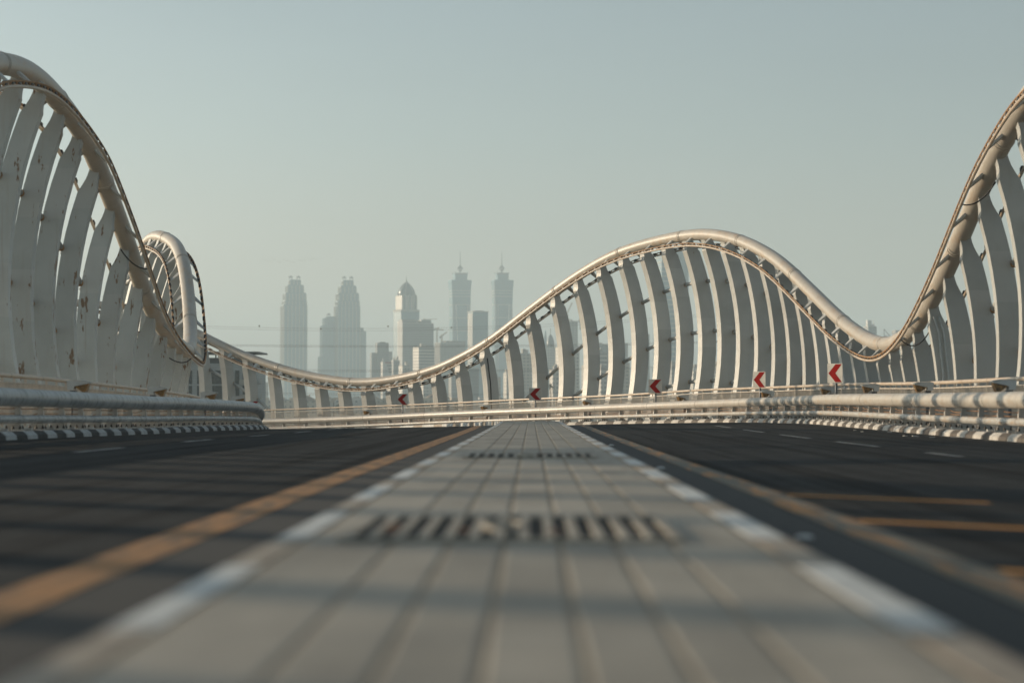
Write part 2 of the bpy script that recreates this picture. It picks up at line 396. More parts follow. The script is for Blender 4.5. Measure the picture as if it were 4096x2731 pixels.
RIBS_R=[47.7,50.1,52.5,54.86,57.06,59.45,61.84,64.23,66.81,69.09,71.32,73.45,75.47,77.42,79.23,80.95,82.75,84.6,86.61,88.5,90.54,92.58,94.6,96.59,98.75,100.87,102.96,105.06,107.23,109.36,111.61,113.63,115.78,117.98,120.09,122.12,124.07,126.18,128.16,130.12,132.07,134.06,136.19,138.14,140.12,142.1,144.1,146.1]
RIBS_L=[-5+2.25*i for i in range(51)]
def arch(sgn,tab,ribs,dt,s0,s1,label,vis0,vis1,mat_rib,peaks):
    org=P(72,sgn*dt,0)
    t=thing('wave_arch',label,'bridge arch',org)
    zt=lambda s: lerp_tab(tab,s)
    S=frange(s0,s1,.45)
    cen=[P(s,sgn*dt,zt(s)) for s in S]
    # main tube with welded collars
    mb=MB(); mb.tube(cen,.283,24)
    s=s0+2
    while s<s1-1:
        a,b_,c_=[P(q,sgn*dt,zt(q)) for q in (s-.06,s,s+.06)]
        mb.tube([a,b_,c_],[.286,.302,.286],24); 
        d_,e_=P(s+.10,sgn*dt,zt(s+.10)),P(s+.16,sgn*dt,zt(s+.16)); mb.tube([d_,e_],[.294,.294],24)
        s+=6.1
    obj('main_tube',mb,M_tube,t)
    # light rails, ladder shaped, one each side below the tube
    for side,dd in (('inner',-.62),('outer',.66)):
        mb=MB()
        off=lambda s,h,e=0.0: P(s,sgn*(dt+dd+e),zt(s)-.50+h)
        Sv=[q for q in S if q>=vis0-6 and q<=vis1+4]
        mb.tube([off(q,-.075) for q in Sv],.048,8,0)
        mb.tube([off(q,.055,.03*(1 if dd>0 else -1)) for q in Sv],.026,6,1)
        q=Sv[0]; k=0
        while q<Sv[-1]-.3:
            a=off(q,-.07);b_=off(q,.055,.03*(1 if dd>0 else -1)); mb.bar(a,b_,.05,.04,1)
            if k%2==0:
                c_=off(q+.12,0.03,.01); e=off(q+.30,0.03,.01); mb.bar(c_,e,.10,.10,2)
            q+=.31; k+=1
        obj('light_rail',mb,[M_hand,M_rusty,M_black],t)
    # ribs
    def inner(z,H,a): return a*z-.0416*z*z
    for i,s in enumerate(ribs):
        zb=zd(s,sgn*10.3)+.10; H=zt(s)-zb
        if H<.6: continue
        k_=min(max((s-72)/22,0),1); w=(.575 if sgn<0 else .61)+.15*k_; a=(.0416*H*H-.54)/H; th=.18+.07*k_
        prof=[]      # (z, inner offset, outer offset) along height, relative to dt+.2
        n=12; sh=min(.86,H*.38)
        d0=dt+.54-.34
        for k in range(n+1):
            z=(H-sh)*k/n; e=inner(z,H,a); wd=w*(.92+.10*math.sin(PI*min(1,k/n)*.9)); prof.append((z,e+.34-wd/2,e+.34+wd/2))
        eT=inner(H,H,a)
        for f,wn in ((.10,.95*w),(.24,.8*w),(.4,.68*w),(.6,.57*w),(.8,.54*w),(1.0,.58*w)):
            z=H-sh+(sh-.12)*f; e=inner(z,H,a); prof.append((z,e+.34-wn/2,e+.34+wn/2))
        mb=MB(); rings=[]
        f=phi(s); rad=Vector((math.cos(f),math.sin(f),0)); tan=Vector((-math.sin(f),math.cos(f),0)); base=P(s,0,zb)
        rings=[[base+rad*sgn*(d0+i_)+tan*(-th)+Vector((0,0,z)), base+rad*sgn*(d0+o_)+tan*(-th)+Vector((0,0,z)), base+rad*sgn*(d0+o_)+tan*th+Vector((0,0,z)), base+rad*sgn*(d0+i_)+tan*th+Vector((0,0,z))] for z,i_,o_ in prof]
        if sgn<0: rings=[[r[1],r[0],r[3],r[2]] for r in rings]
        mb.loft(rings)
        # side lips standing proud of the web, as on a welded box
        o=obj('rib',mb,mat_rib,t,origin=base+rad*sgn*d0)
    # brackets tying the light rails to the tube
    for i,s in enumerate(ribs):
        if s<vis0 or s>vis1: continue
        for dd in (-.62,.66):
            q=s+1.02
            mb=MB(); c0=P(q,sgn*dt,zt(q)); e=P(q,sgn*(dt+dd),zt(q)-.55)
            f=phi(q); tan=P(q+.1,sgn*dt,zt(q+.1))-P(q-.1,sgn*dt,zt(q-.1)); tan.normalize()
            m0=c0+(e-c0)*.22
            n0=len(mb.v)
            mb.loft([[m0-tan*.16+Vector((0,0,.05)),m0+tan*.16+Vector((0,0,.05)),m0+tan*.16-Vector((0,0,.05)),m0-tan*.16-Vector((0,0,.05))],[e-tan*.06+Vector((0,0,.035)),e+tan*.06+Vector((0,0,.035)),e+tan*.06-Vector((0,0,.035)),e-tan*.06-Vector((0,0,.035))]])
            obj('bracket',mb,M_steel,t,origin=c0)
    # tie tubes between the ribs, three rows following each crest
    for sp,zp in peaks:
        for row in range(3):
            fz=lambda s: zp-2.5*row-.0225*(s-sp)**2
            run=[]
            for a_,b_ in zip(ribs,ribs[1:]):
                if a_<vis0 or b_>vis1 or abs((a_+b_)/2-sp)>24: continue
                za,zb_=fz(a_),fz(b_)
                if min(za,zb_)<zd(a_,sgn*10.3)+.2: continue
                if max(za-zt(a_),zb_-zt(b_))>-1.2: continue
                def dd(s,z):
                    zb0=zd(s,sgn*10.3)+.1; H=zt(s)-zb0; a=(.0416*H*H-.54)/H; z=z-zb0; return dt+.20+.34+a*z-.0416*z*z+.31
                mb=MB(); pa=P(a_,sgn*dd(a_,za),za); pb=P(b_,sgn*dd(b_,zb_),zb_); u=(pb-pa).normalized()
                mb.tube([pa+u*.15,pb-u*.15],.095,10)
                for pe in (pa+u*.22,pb-u*.22): mb.tube([pe-u*.05,pe+u*.05],.108,10,1)
                obj('tie_tube',mb,[M_steel,M_rusty],t,origin=(pa+pb)/2)
    return t,zt
AR,ztR=arch(1,TR,RIBS_R,12.8,46,150,'cream ribbed wave arch along the right side of the bridge, curving away into the centre',46,150,M_steel,[(97,6.9),(150,5.4),(47,6.9)])
AL,ztL=arch(-1,TL,RIBS_L,13.1,-8,108,'grey shaded ribbed wave arch along the left side with rust patches and a far loop',44,108,M_steel_rusty,[(52,6.9),(101,6.6)])
# loose black power cables and a pair of conduits on the arches
def cable(par,pts,r=.022):
    mb=MB(); a,b_,c_=[Vector(p) for p in pts]
    mb.tube([a*(1-t)**2+b_*2*t*(1-t)+c_*t*t for t in [k/12 for k in range(13)]],r,6); obj('power_cable',mb,M_black,par)
cable(AR,(P(66.2,12.15,ztR(66.2)-.55),P(66.0,12.7,ztR(66.2)-1.25),P(65.4,13.1,ztR(65.4)-.35)))
cable(AR,(P(56.8,12.15,ztR(56.8)-.5),P(56.5,12.6,ztR(56.8)-.75),P(56,13.0,ztR(56)-.3)))
cable(AL,(P(65.3,-12.45,ztL(65.3)-.5),P(65.0,-12.9,ztL(65.0)-.75),P(64.2,-13.2,ztL(64.2)-.5)))
cable(AL,(P(74,-12.45,ztL(74)-.55),P(73.5,-12.7,ztL(74)-.95),P(72.5,-13.1,ztL(72.5)-.8)))
cable(AR,(P(115.4,12.2,ztR(115.4)-.6),P(116,12.4,ztR(116)-1.0),P(117,12.8,ztR(117)-.6)))
for dx in (0,.16):
    mb=MB(); s=64.02; zb=zd(s,10.3)
    mb.tube([P(s,13.05+dx,zb),P(s,13.15+dx,zb+1.6),P(s,13.0+dx,zb+3.0),P(s,12.85+dx,zb+3.5)],.035,8); obj('conduit',mb,M_lamp,AR)
mb=MB(); s=115.55
mb.tube([P(s,13.25,zd(s,10.3)),P(s,13.15,zd(s,10.3)+2.6),P(s,12.9,zd(s,10.3)+4.2)],.03,8); obj('conduit',mb,M_black,AR)

# ------------------------------------------------------------------ guard rails
def railing(sgn,s0,s1,label,mr,ml,hr):
    org=Q((s0+s1)/2,sgn*10.3,.16); t=thing('guard_rail',label,'guard rail',org)
    S=frange(s0,s1,.8); dR=10.3
    mb=MB(); mb.tube([Q(s,sgn*dR,hr) for s in S],.183,20)
    s=s0+1.5
    while s<s1-.2:
        mb.tube([Q(s-.012,sgn*dR,hr),Q(s+.012,sgn*dR,hr)],.186,20,1,False); s+=5.6
    obj('upper_rail',mb,[mr,M_bolt],t)
    mb=MB(); mb.tube([Q(s,sgn*(dR-.03),.385) for s in S],.088,14)
    s=s0+1.5
    while s<s1-.2:
        mb.tube([Q(s-.01,sgn*(dR-.03),.385),Q(s+.01,sgn*(dR-.03),.385)],.091,14,1,False); s+=2.8
    obj('lower_rail',mb,[ml,M_bolt],t)
    # post prototypes in local axes: x outward, y along
    mp=MB()
    def plate(x0,x1,x2,x3,z0,z1,th): 
        mp.loft([[Vector((x0,-th,z0)),Vector((x1,-th,z0)),Vector((x1,th,z0)),Vector((x0,th,z0))],[Vector((x2,-th,z1)),Vector((x3,-th,z1)),Vector((x3,th,z1)),Vector((x2,th,z1))]])
    hh=hr-.16
    plate(-.06,.30,-.02,.22,.03,.16,.014); plate(-.02,.22,-.02,.20,.16,hh-.12,.014)
    mp.box((-.028,0,.38-.07),(.012,.09,hh-.49))
    bp=MB(); bp.box((.10,0,.015),(.46,.30,.03)); bp.box((-.21,.0,.03),(.10,.12,.05))
    bl=MB()
    for x in (-.04,.10,.24):
        for y in (-.10,.10):
            bl.loft([[Vector((x+.028*math.cos(a),y+.028*math.sin(a),z)) for a in [PI/3*k for k in range(6)]] for z in (.03,.075)])
            bl.loft([[Vector((x+.014*math.cos(a),y+.014*math.sin(a),z)) for a in [PI/3*k for k in range(6)]] for z in (.075,.105)])
    first=None; s=s0+.6; ps=[]
    while s<s1-.2 and len(ps)<95:
        loc=Q(s,sgn*dR,.155)-org; rz=phi(s)+(0 if sgn>0 else PI)
        if first is None:
            a=obj('post',mp,M_post,t,loc=loc,rotz=rz); b_=obj('base_plate',bp,M_post,a,loc=(0,0,0)); c_=obj('bolts',bl,M_bolt,a,loc=(0,0,0)); first=(a,b_,c_)
            c_.name='anchor_bolt'
        else:
            a=dup(first[0],t,loc,rz); dup(first[1],a,(0,0,0)); dup(first[2],a,(0,0,0))
        ps.append(s); s+=1.88
    for h in (.50,.60):
        mb=MB(); pts=[]
        for a,b_ in zip(ps,ps[1:]):
            sag=random.choice((.005,.008,.05,.02,.004))
            for k in range(4):
                u=k/4; pts.append(Q(a+(b_-a)*u,sgn*(dR+.10),h-sag*4*u*(1-u)))
        mb.tube(pts,.010,5); obj('cable',mb,M_cable,t)
railing(1,38,146,'cream two-tube guard rail on the right kerb, sunlit with blue shade bands',M_rail,M_rail_low,.85)
railing(-1,34,86,'grey shaded two-tube guard rail on the left kerb, streaked with dirt',M_rail_shaded,M_rail_shaded,.82)
mb=MB()
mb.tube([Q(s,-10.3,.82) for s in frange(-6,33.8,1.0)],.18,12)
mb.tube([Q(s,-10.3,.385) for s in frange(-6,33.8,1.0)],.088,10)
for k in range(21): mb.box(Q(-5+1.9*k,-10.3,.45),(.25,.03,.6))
tag(obj('guard_rail',mb,M_rail_shaded,origin=Q(14,-10.3,0)),'nearest stretch of the left guard rail, beside the viewer','guard rail')

# ------------------------------------------------------------------ pedestrian handrails
HZ_R=[(40,1.33),(51.6,1.37),(62.8,1.375),(77,1.475),(82,1.46),(91,1.415),(95,1.37),(102,1.175),(112,.95),(119,.72),(129.5,.41),(134,.27),(146,-.15)]
HZ_L=[(-6,1.5),(40,1.44),(48,1.405),(52.5,1.354),(61.4,1.227),(71.2,1.054),(76,.93),(80,.72),(90,.4),(104,.1)]
def handrail(sgn,s0,s1,tab,label,vis=True):
    tab=smooth_tab(tab,1.0,4); z=lambda s: lerp_tab(tab,s); d=sgn*12.35
    org=P((s0+s1)/2,d,z((s0+s1)/2)-1.2); t=thing('handrail',label,'railing',org)
    mb=MB(); S=frange(s0,s1,.8); mb.tube([P(s,d,z(s)) for s in S],.058,10)
    s=s0+2
    while s<s1: mb.tube([P(s-.01,d,z(s)),P(s+.01,d,z(s))],.061,10,1,False); s+=3.1
    obj('top_rail',mb,[M_hand,M_bolt],t)
    n=int((s1-s0)/2.08)
    for i in range(n):
        a=s0+(s1-s0)*i/n; b_=s0+(s1-s0)*(i+1)/n
        mb=MB()
        for h in (-.16,-1.13):
            mb.bar(P(a+.02,d,z(a)+h),P(b_-.02,d,z(b_)+h),.04,.03)
        k=0; m=19
        for k in range(1,m):
            q=a+(b_-a)*k/m; p0=P(q,d,z(q)-1.12); mb.box(p0+Vector((0,0,.48)),(.034,.012,.94),0,phi(q))
        mb.box(P(a,d,z(a)-.62),(.06,.03,1.2),0,phi(a)); mb.box(P((a+b_)/2,d,z((a+b_)/2)-.1),(.05,.03,.15),0,phi(a)); 
        obj('baluster_panel',mb,M_balu,t,origin=P(a,d,z(a)-1.2))
handrail(1,46,146,HZ_R,'rusty cream pedestrian railing with close balusters behind the right guard rail')
handrail(-1,36,100,HZ_L,'shaded pedestrian railing with backlit balusters behind the left guard rail')
# ------------------------------------------------------------------ low walkway lamps
def side_profile(mb,poly,hw):
    mb.loft([[Vector((x,y,z)) for x,z in poly] for y in (-hw,hw)])
hb=MB()   # housing, local -x points to the road
side_profile(hb,[(-.31,.195),(-.28,.222),(-.06,.262),(.14,.268),(.25,.25),(.225,.03),(.07,.03),(.07,.118)],.15)
side_profile(hb,[(-.335,.222),(-.06,.268),(.15,.274),(.15,.286),(-.06,.281),(-.335,.233)],.165)
lb=MB(); side_profile(lb,[(-.295,.188),(.055,.116),(-.15,-.03),(-.215,-.02)],.135)
pb=MB(); pb.box((.10,0,-.60),(.10,.10,1.24)); pb.box((.10,0,-.05),(.16,.16,.14)); pb.box((.10,0,-1.23),(.20,.20,.02))
LR=[(124.2,-.58),(113.5,-.281),(103.6,.023),(93.7,.231),(83.6,.371),(74.7,.457),(66.1,.474),(57.2,.448),(47.5,.403)]
ords=['farthest','second farthest','third farthest','fourth farthest','middle','fourth nearest','third nearest','second nearest','nearest']
protoL=None
def lamp(s,z,sgn,lab):
    global protoL
    loc=P(s,sgn*11.2,z+.76-.12); rz=phi(s)+(0 if sgn>0 else PI)
    t=thing('walkway_lamp',lab,'lamp',loc,rz,'low amber lamps along the walkways')
    if protoL is None:
        a=obj('lamp_housing',hb,M_lamp,t,loc=(0,0,0)); b_=obj('lens',lb,M_lens,t,loc=(0,0,0)); c_=obj('post',pb,M_galv,t,loc=(0,0,0)); protoL=(a,b_,c_)
    else:
        for o in protoL: dup(o,t,(0,0,0))
for (s,z),w in zip(LR,ords): lamp(s,z,1,'low lamp with amber lens behind the right guard rail, %s from the viewer'%w)
for (s,z),w in zip([(49.4,.408),(59.8,.338),(69.3,.241),(80.5,.12)],['nearest','second nearest','third nearest','farthest']): lamp(s,z,-1,'low lamp with dark lens behind the left guard rail, %s from the viewer'%w)

# ------------------------------------------------------------------ chevron signs
CAM=Vector((0,0,.76))
def sign(s,z,yaw,lab):
    loc=P(s,11.0,zd(s,10.3)+.12); zc=z+.76-loc.z
    dirv=(CAM-loc); base=math.atan2(dirv.x,-dirv.y)     # plate normal (local -y) toward the viewer
    t=thing('chevron_sign',lab,'road sign',loc,base+math.radians(yaw),'red chevron signs on the bend')
    mb=MB(); mb.tube([(0,.03,0),(0,.03,zc+.2)],.045,10); obj('pole',mb,M_galv,t,loc=(0,0,0))
    w,h=.72,.70
    mb=MB(); mb.box((0,-.03,zc),(w,.012,h)); pl=obj('plate',mb,M_signw,t,loc=(0,0,0))
    mb=MB()
    pts=[(-.31,0),(.03,.325),(.33,.325),(.02,0),(.33,-.325),(.03,-.325)]
    n=len(mb.v)
    for y in (-.041,-.037):
        for x,zz in pts: mb.v.append((x,y,zc+zz))
    for q in ((0,3,2,1),(0,5,4,3)): mb.face([n+i for i in q]); mb.face([n+6+i for i in q][::-1])
    for i in range(6): j=(i+1)%6; mb.face((n+i,n+j,n+6+j,n+6+i))
    obj('chevron',mb,M_red,pl,loc=(0,0,0))
    mb=MB(); mb.box((0,-.012,zc+.18),(.5,.03,.035)); mb.box((0,-.012,zc-.18),(.5,.03,.035)); obj('bracket',mb,M_galv,t,loc=(0,0,0))
for (s,z,y),w in zip([(133.9,-.22,-20),(120.9,.216,-24),(108.5,.488,-20),(96.3,.822,-27),(84.1,.99,-42),(72.4,1.072,-42)],
    ['leftmost, half hidden behind the left guard rail end','second from the left, before the arch low part','third from the left, in front of short ribs','third from the right, in front of tall ribs','second from the right, under the crest of the arch','rightmost and largest of the row']):
    sign(s,z,y,'white sign with red left chevron, '+w)

# ------------------------------------------------------------------ ground and city
GZ=-6.0
M_ground,nt,b=newmat('sandy_ground'); v=coord(nt)
f=noise(nt,v,.004,6,.65); c=ramp(nt,f,[(.35,(.10,.11,.075)),(.5,(.24,.21,.16)),(.7,(.34,.29,.22))])
f2=noise(nt,v,.05,5); c=mix(nt,ramp(nt,f2,[(.5,0.0),(.6,.6)]),c,(.07,.085,.05)); nt.links.new(c,b.inputs['Base Color']); b.inputs['Roughness'].default_value=.95
mb=MB(); n=72
for rr in (30,200,1000,3000,8200):
    mb.v.extend([(rr*math.cos(2*PI*k/n),rr*math.sin(2*PI*k/n)+50,GZ) for k in range(n)])
mb.v.append((0,50,GZ))
for k in range(n): mb.face((5*n,k,(k+1)%n))
for a in range(4):
    for k in range(n): mb.face((a*n+k,(a+1)*n+k,(a+1)*n+(k+1)%n,a*n+(k+1)%n))
struct('ground',mb,M_ground)

def facade(name,wall,glass,fh=3.6,bw=3.2,zf=.5,xf=.6,rough=.5,bands=0):
    m,nt,b=newmat(name); v=coord(nt)
    sx=nt.nodes.new('ShaderNodeSeparateXYZ'); nt.links.new(v,sx.inputs[0])
    h=mth(nt,'ADD',sx.outputs[0],sx.outputs[1])
    fx=mth(nt,'FRACT',mth(nt,'DIVIDE',h,bw)); fz=mth(nt,'FRACT',mth(nt,'DIVIDE',sx.outputs[2],fh))
    win=mth(nt,'MULTIPLY',mth(nt,'LESS_THAN',fx,xf),mth(nt,'LESS_THAN',fz,zf))
    geo=nt.nodes.new('ShaderNodeNewGeometry'); s2=nt.nodes.new('ShaderNodeSeparateXYZ'); nt.links.new(geo.outputs['Normal'],s2.inputs[0])
    win=mth(nt,'MULTIPLY',win,mth(nt,'LESS_THAN',s2.outputs[2],.5))
    f=noise(nt,v,.05,3); w2=ramp(nt,f,[(.3,[x*.88 for x in wall]),(.7,wall)])
    g2=mix(nt,noise(nt,v,.31,2),[x*.6+.25*y for x,y in zip(glass,wall)],[min(1,x*1.3+.25*y) for x,y in zip(glass,wall)])
    c=mix(nt,win,w2,g2)
    nt.links.new(c,b.inputs['Base Color']); b.inputs['Roughness'].default_value=rough
    return m
F_grey=facade('grey_facade',(.30,.30,.29),(.07,.08,.085))
F_pale=facade('pale_facade',(.55,.51,.45),(.10,.11,.115),3.6,3.6,.5,.55)
F_beige=facade('beige_facade',(.48,.42,.35),(.09,.10,.10),3.5,4.2,.45,.6)
F_dark=facade('dark_facade',(.13,.14,.15),(.05,.06,.07),3.8,2.6,.6,.8,.35)
F_glass=facade('haze_tinted_glass_facade',(.08,.20,.25),(.03,.11,.15),4.0,3.0,.78,.85,.25)  # glass blue deepened to paint haze tint onto the far towers
F_fins=facade('haze_tinted_finned_facade',(.09,.20,.24),(.04,.11,.14),400,7.5,1.0,.62,.5)  # teal walls with the same haze tint put into their colour
F_slab=facade('bare_concrete_frame',(.36,.33,.29),(.05,.05,.05),3.6,6.0,.72,.86,.8)
F_band=facade('banded_facade',(.62,.57,.50),(.10,.11,.115),3.8,60,.5,1.0)
M_conc=plain('pale_concrete',(.42,.40,.36),.8,.15,.2)
M_dkmetal=plain('dark_metal',(.09,.095,.10),.5,.2,1)
M_dome=plain('blue_dome',(.11,.135,.145),.35,.2,.3)
M_sail=plain('sail_cladding',(.62,.60,.56),.5,.1,.2)
M_crane=plain('crane_steel',(.22,.16,.07),.6,.2,1)

FD=4600.0
def wx(px,D): return (px-1220.0)/FD*D
def wz(py,D): return .76+(925.0-py)/FD*D
def building(name,label,D,x0,x1,psi=28,cat='building',lit=.3,group=None):
    """an Empty at the foot of a block whose silhouette is wx wide; returns thing, front width a, side depth b (local axes)"""
    w=(x1-x0)/FD*D; ps=math.radians(psi); s_,c_=math.sin(ps),math.cos(ps)
    bb=lit*w/s_ if psi else w; a=(1-lit)*w/c_ if psi else w
    if not psi: bb=w*.8
    t=thing(name,label,cat,(wx((x0+x1)/2,D),D,GZ),ps,group)
    return t,a,bb
def zloc(py,D): return wz(py,D)-GZ
def body(t,name,a,b_,z0,z1,mat,dx=0,dy=0,top=None,rim=True):
    mb=MB()
    k=top if top else 1.0
    mb.loft([[Vector((dx+sx*a/2*q,dy+sy*b_/2*q,z)) for sx,sy in ((-1,-1),(1,-1),(1,1),(-1,1))] for z,q in ((z0,1.0),(z1,k))])
    return obj(name,mb,mat,t,loc=(0,0,0))
def cluster_part(t,name,boxes,mat):
    mb=MB()
    for c,d in boxes: mb.box(c,d)
    return obj(name,mb,mat,t,loc=(0,0,0))

# -- pair of stepped finned towers
def stepped(name,label,D,steps,shoulders,mat,extra):
    x0,x1=steps[0][0],steps[0][1]
    t=thing(name,label,'tower',(wx((x0+x1)/2,D),D,GZ),math.radians(18)); cx=(x0+x1)/2
    k=1/(math.cos(math.radians(18))+.75*math.sin(math.radians(18)))/FD*D
    prev=0.0
    for i,(a,b_,yt) in enumerate(steps):
        w=(b_-a)*k; z1=zloc(yt,D); dx=((a+b_)/2-cx)/FD*D
        o=body(t,'tower_shaft' if i==0 else 'setback',w,w*.75,prev,z1,mat,dx,0)
        mb=MB()       # vertical piers standing proud of the face
        m=max(3,int(w/7))
        for q in range(m+1):
            mb.box((dx-w/2+w*q/m,-w*.375-.5,(prev+z1)/2-1),(1.5,1.4,(z1-prev)-2))
            mb.box((dx-w/2-.5,-w*.375+w*.75*q/m,(prev+z1)/2-1),(1.4,1.5,(z1-prev)-2))
        obj('pier',mb,M_conc,o,loc=(0,0,0)); prev=z1
    for a,b_,yt in shoulders:
        w=(b_-a)/FD*D*.86; dx=((a+b_)/2-cx)/FD*D
        body(t,'shoulder_block',w,w*1.2,0,zloc(yt,D),mat,dx,4)
    a,b_,yt=steps[-1]
    for px in extra:
        mb=MB(); dx=(px-cx)/FD*D; z=zloc(yt,D)
        for sx in (-1,1):
            for sy in (-1,1): mb.box((dx+sx*2.6,sy*2.2,z+2.2),(.7,.7,4.4))
        mb.box((dx,0,z+5.6),(8.4,5.2,2.4)); mb.box((dx+.6,0,z+7.8),(3.0,2.4,2.2)); mb.box((dx-3.2,0,z+7.2),(1.2,1.6,1.2))
        obj('roof_crane',mb,M_dkmetal,t,loc=(0,0,0))
    return t
stepped('stepped_tower','hazy stepped tower with two roof units, leftmost tower of the skyline',4200,[(642.5,705.5,700),(646,704,690),(648,703,672.5),(654,697,654.3),(661.5,690,642)],[],F_fins,(666,684))
t=stepped('stepped_tower','hazy stepped tower with a broad shoulder on each side, right of the leftmost tower',4200,[(766,827,702),(768,825.5,691),(770,824,673),(776,818,656),(783.5,811,643.3)],[(748,768,727),(740.6,768,731),(735,768,748.5),(730.5,768,819),(820,836,752),(826,842,760)],F_fins,(789,806))
mb=MB(); z=zloc(727,4200); dx=(754-796.5)/FD*4200; mb.box((dx,4,z+4),(8,4,2.2)); mb.box((dx-3,4,z+1.5),(.8,.8,3)); mb.box((dx+3,4,z+1.5),(.8,.8,3)); mb.box((dx+.6,4,z+6),(3,2.4,2.2)); obj('roof_crane',mb,M_dkmetal,t,loc=(0,0,0))

# -- dark slab with lower wings
t,a,b_=building('office_tower','dark flat-topped office slab between the shouldered tower and the domed tower',3100,861,893,20,lit=.2)
body(t,'tower_shaft',a,b_,0,zloc(787,3100),F_dark); body(t,'roof_box',a*.5,b_*.6,zloc(787,3100),zloc(785,3100),M_dkmetal)
body(t,'side_wing',10,b_*.8,0,zloc(810,3100),F_dark,-a/2-3.5,1); body(t,'side_wing',7,b_*.7,0,zloc(807,3100),F_grey,a/2+2.8,1)

# -- domed tower with spire
D=3500; t,a,b_=building('domed_tower','tower with blue pointed dome, needle spire and pale arched upper storeys',D,903,963,30,'tower',.33)
body(t,'tower_shaft',a,b_,0,zloc(716,D),F_glass)
mb=MB(); mb.box((0,0,(zloc(716,D)+zloc(711.5,D))/2),(a*1.05,b_*1.05,zloc(711.5,D)-zloc(716,D))); obj('cornice',mb,M_conc,t,loc=(0,0,0))
up=body(t,'upper_storeys',a*.84,b_*.84,zloc(711.5,D),zloc(679,D),F_pale)
for dx in (-.3,0,.3):
    mb=MB(); z0,z1=zloc(709,D),zloc(677,D)
    w=a*.15; pr=[(-w/2,z0),(w/2,z0),(w/2,z1-2)]+[(w/2*math.cos(q),z1-2+w/2*math.sin(q)) for q in (PI/4,PI/2,3*PI/4)]+[(-w/2,z1-2)]
    mb.loft([[Vector((a*dx+x,y,z)) for x,z in pr] for y in (-b_*.42-1.2,-b_*.42+.2)]); obj('arched_bay',mb,M_conc,up,loc=(0,0,0))
    mb=MB(); mb.loft([[Vector((a*dx+x*.55,y,z-1)) for x,z in pr] for y in (-b_*.42-1.4,-b_*.42-1.1)]); obj('arched_window',mb,M_dome,up,loc=(0,0,0))
mb=MB(); pr=[(679,1.0),(672,1.0),(666,.90),(660,.72),(654,.46),(650,.24),(648,.10)]
rings=[[Vector((a*.40*q*math.copysign(abs(math.cos(w))**.75,math.cos(w)),b_*.40*q*math.copysign(abs(math.sin(w))**.75,math.sin(w)),zloc(y,D))) for w in [2*PI*(k+.5)/20 for k in range(20)]] for y,q in pr]
mb.loft(rings,0,True,True,True); dm=obj('dome',mb,M_dome,t,loc=(0,0,0))
for m_ in range(8):
    w=2*PI*(m_+.5)/8; mb=MB(); mb.tube([(a*.405*q*math.copysign(abs(math.cos(w))**.75,math.cos(w)),b_*.405*q*math.copysign(abs(math.sin(w))**.75,math.sin(w)),zloc(y,D)) for y,q in pr],.8,6); obj('dome_rib',mb,M_conc,dm,loc=(0,0,0))
mb=MB(); mb.tube([(0,0,zloc(650,D)),(0,0,zloc(644,D)),(0,0,zloc(632,D))],[2.2,1.0,.12],8); obj('spire',mb,M_dkmetal,t,loc=(0,0,0))
mb=MB(); 
for q in range(22): mb.box((-a/2-.6,-b_*.25,zloc(868,D)+q*4.6),(1.6,b_*.36,2.2))
obj('balcony',mb,M_sail,t,loc=(0,0,0))

def simple(label,D,x0,x1,yt,mat,psi=25,lit=.25,parts=(),name='apartment_tower',roof=True):
    D*=1.3 if x1<1180 else 1.05
    t,a,b_=building(name,label,D,x0,x1,psi,lit=lit)
    z=zloc(yt,D); body(t,'tower_shaft',a,b_,0,z,mat)
    mb=MB(); th=.6
    for sx,sy,dx,dy in ((0,-1,a,th),(0,1,a,th),(-1,0,th,b_-2*th),(1,0,th,b_-2*th)): mb.box((sx*(a/2-th/2),sy*(b_/2-th/2),z+.6),(dx,dy,1.2))
    obj('parapet',mb,M_conc,t,loc=(0,0,0))
    if roof:
        r=random.Random(label); mb=MB()
        for k in range(3):
            w=a*r.uniform(.12,.3); h=r.uniform(2.5,6)
            mb.box((r.uniform(-.28,.28)*a,r.uniform(-.2,.2)*b_,z+h/2+.01*k),(w,b_*r.uniform(.2,.4),h))
        obj('roof_plant',mb,M_conc,t,loc=(0,0,0))
    for q,(px0,px1,py) in enumerate(parts):
        w=(px1-px0)/FD*D*.8; dx=((px0+px1)/2-(x0+x1)/2)/FD*D/math.cos(math.radians(psi))
        body(t,'wing',w,b_*.7,0,zloc(py,D),mat,dx,-2-q*.4)
    return t
t=simple('broad grey apartment block with twin upper wings in front of the domed tower',2300,913,996,744,F_grey,22,.16,((914,956,734.5),(958,988,734.5)))
mb=MB(); mb.bar((13,0,zloc(733,2990)),(34,0,zloc(731.5,2990)),.7,.7); mb.box((13,0,zloc(738,2990)),(.9,.9,10)); obj('roof_crane',mb,M_crane,t,loc=(0,0,0))
simple('low block with sunlit banded left face below the broad grey apartment block',1900,948,998,799,F_band,32,.30)
D=2350; t,a,b_=building('sail_building','low white building with a curved sail front and a small red roof sign',D,874,900,15,lit=.2)
body(t,'office_body',a,b_,0,zloc(831,D),F_band)
mb=MB(); R_=zloc(833,D)-8; pr=[(-a*.52,4),(-a*.52,zloc(822,D))]+[(-a*.5+a*.95*math.sin(q*PI/16)**1.4,zloc(828,D)-(R_-10)*(1-math.cos(q*PI/16))) for q in range(1,9)]+[(a*.45,4)]
mb.loft([[Vector((x,y,z)) for x,z in pr] for y in (-b_/2-2.6,-b_/2-1.4)]); obj('sail_front',mb,M_sail,t,loc=(0,0,0))
mb=MB(); mb.box((a*.06,-b_/2-.6,zloc(832.5,D)),(a*.75,.4,1.1)); obj('roof_sign',mb,M_red,t,loc=(0,0,0))
simple('small pale hotel block beneath the domed tower, right of the white sail building',1700,915,944,841,F_pale,30,.35)
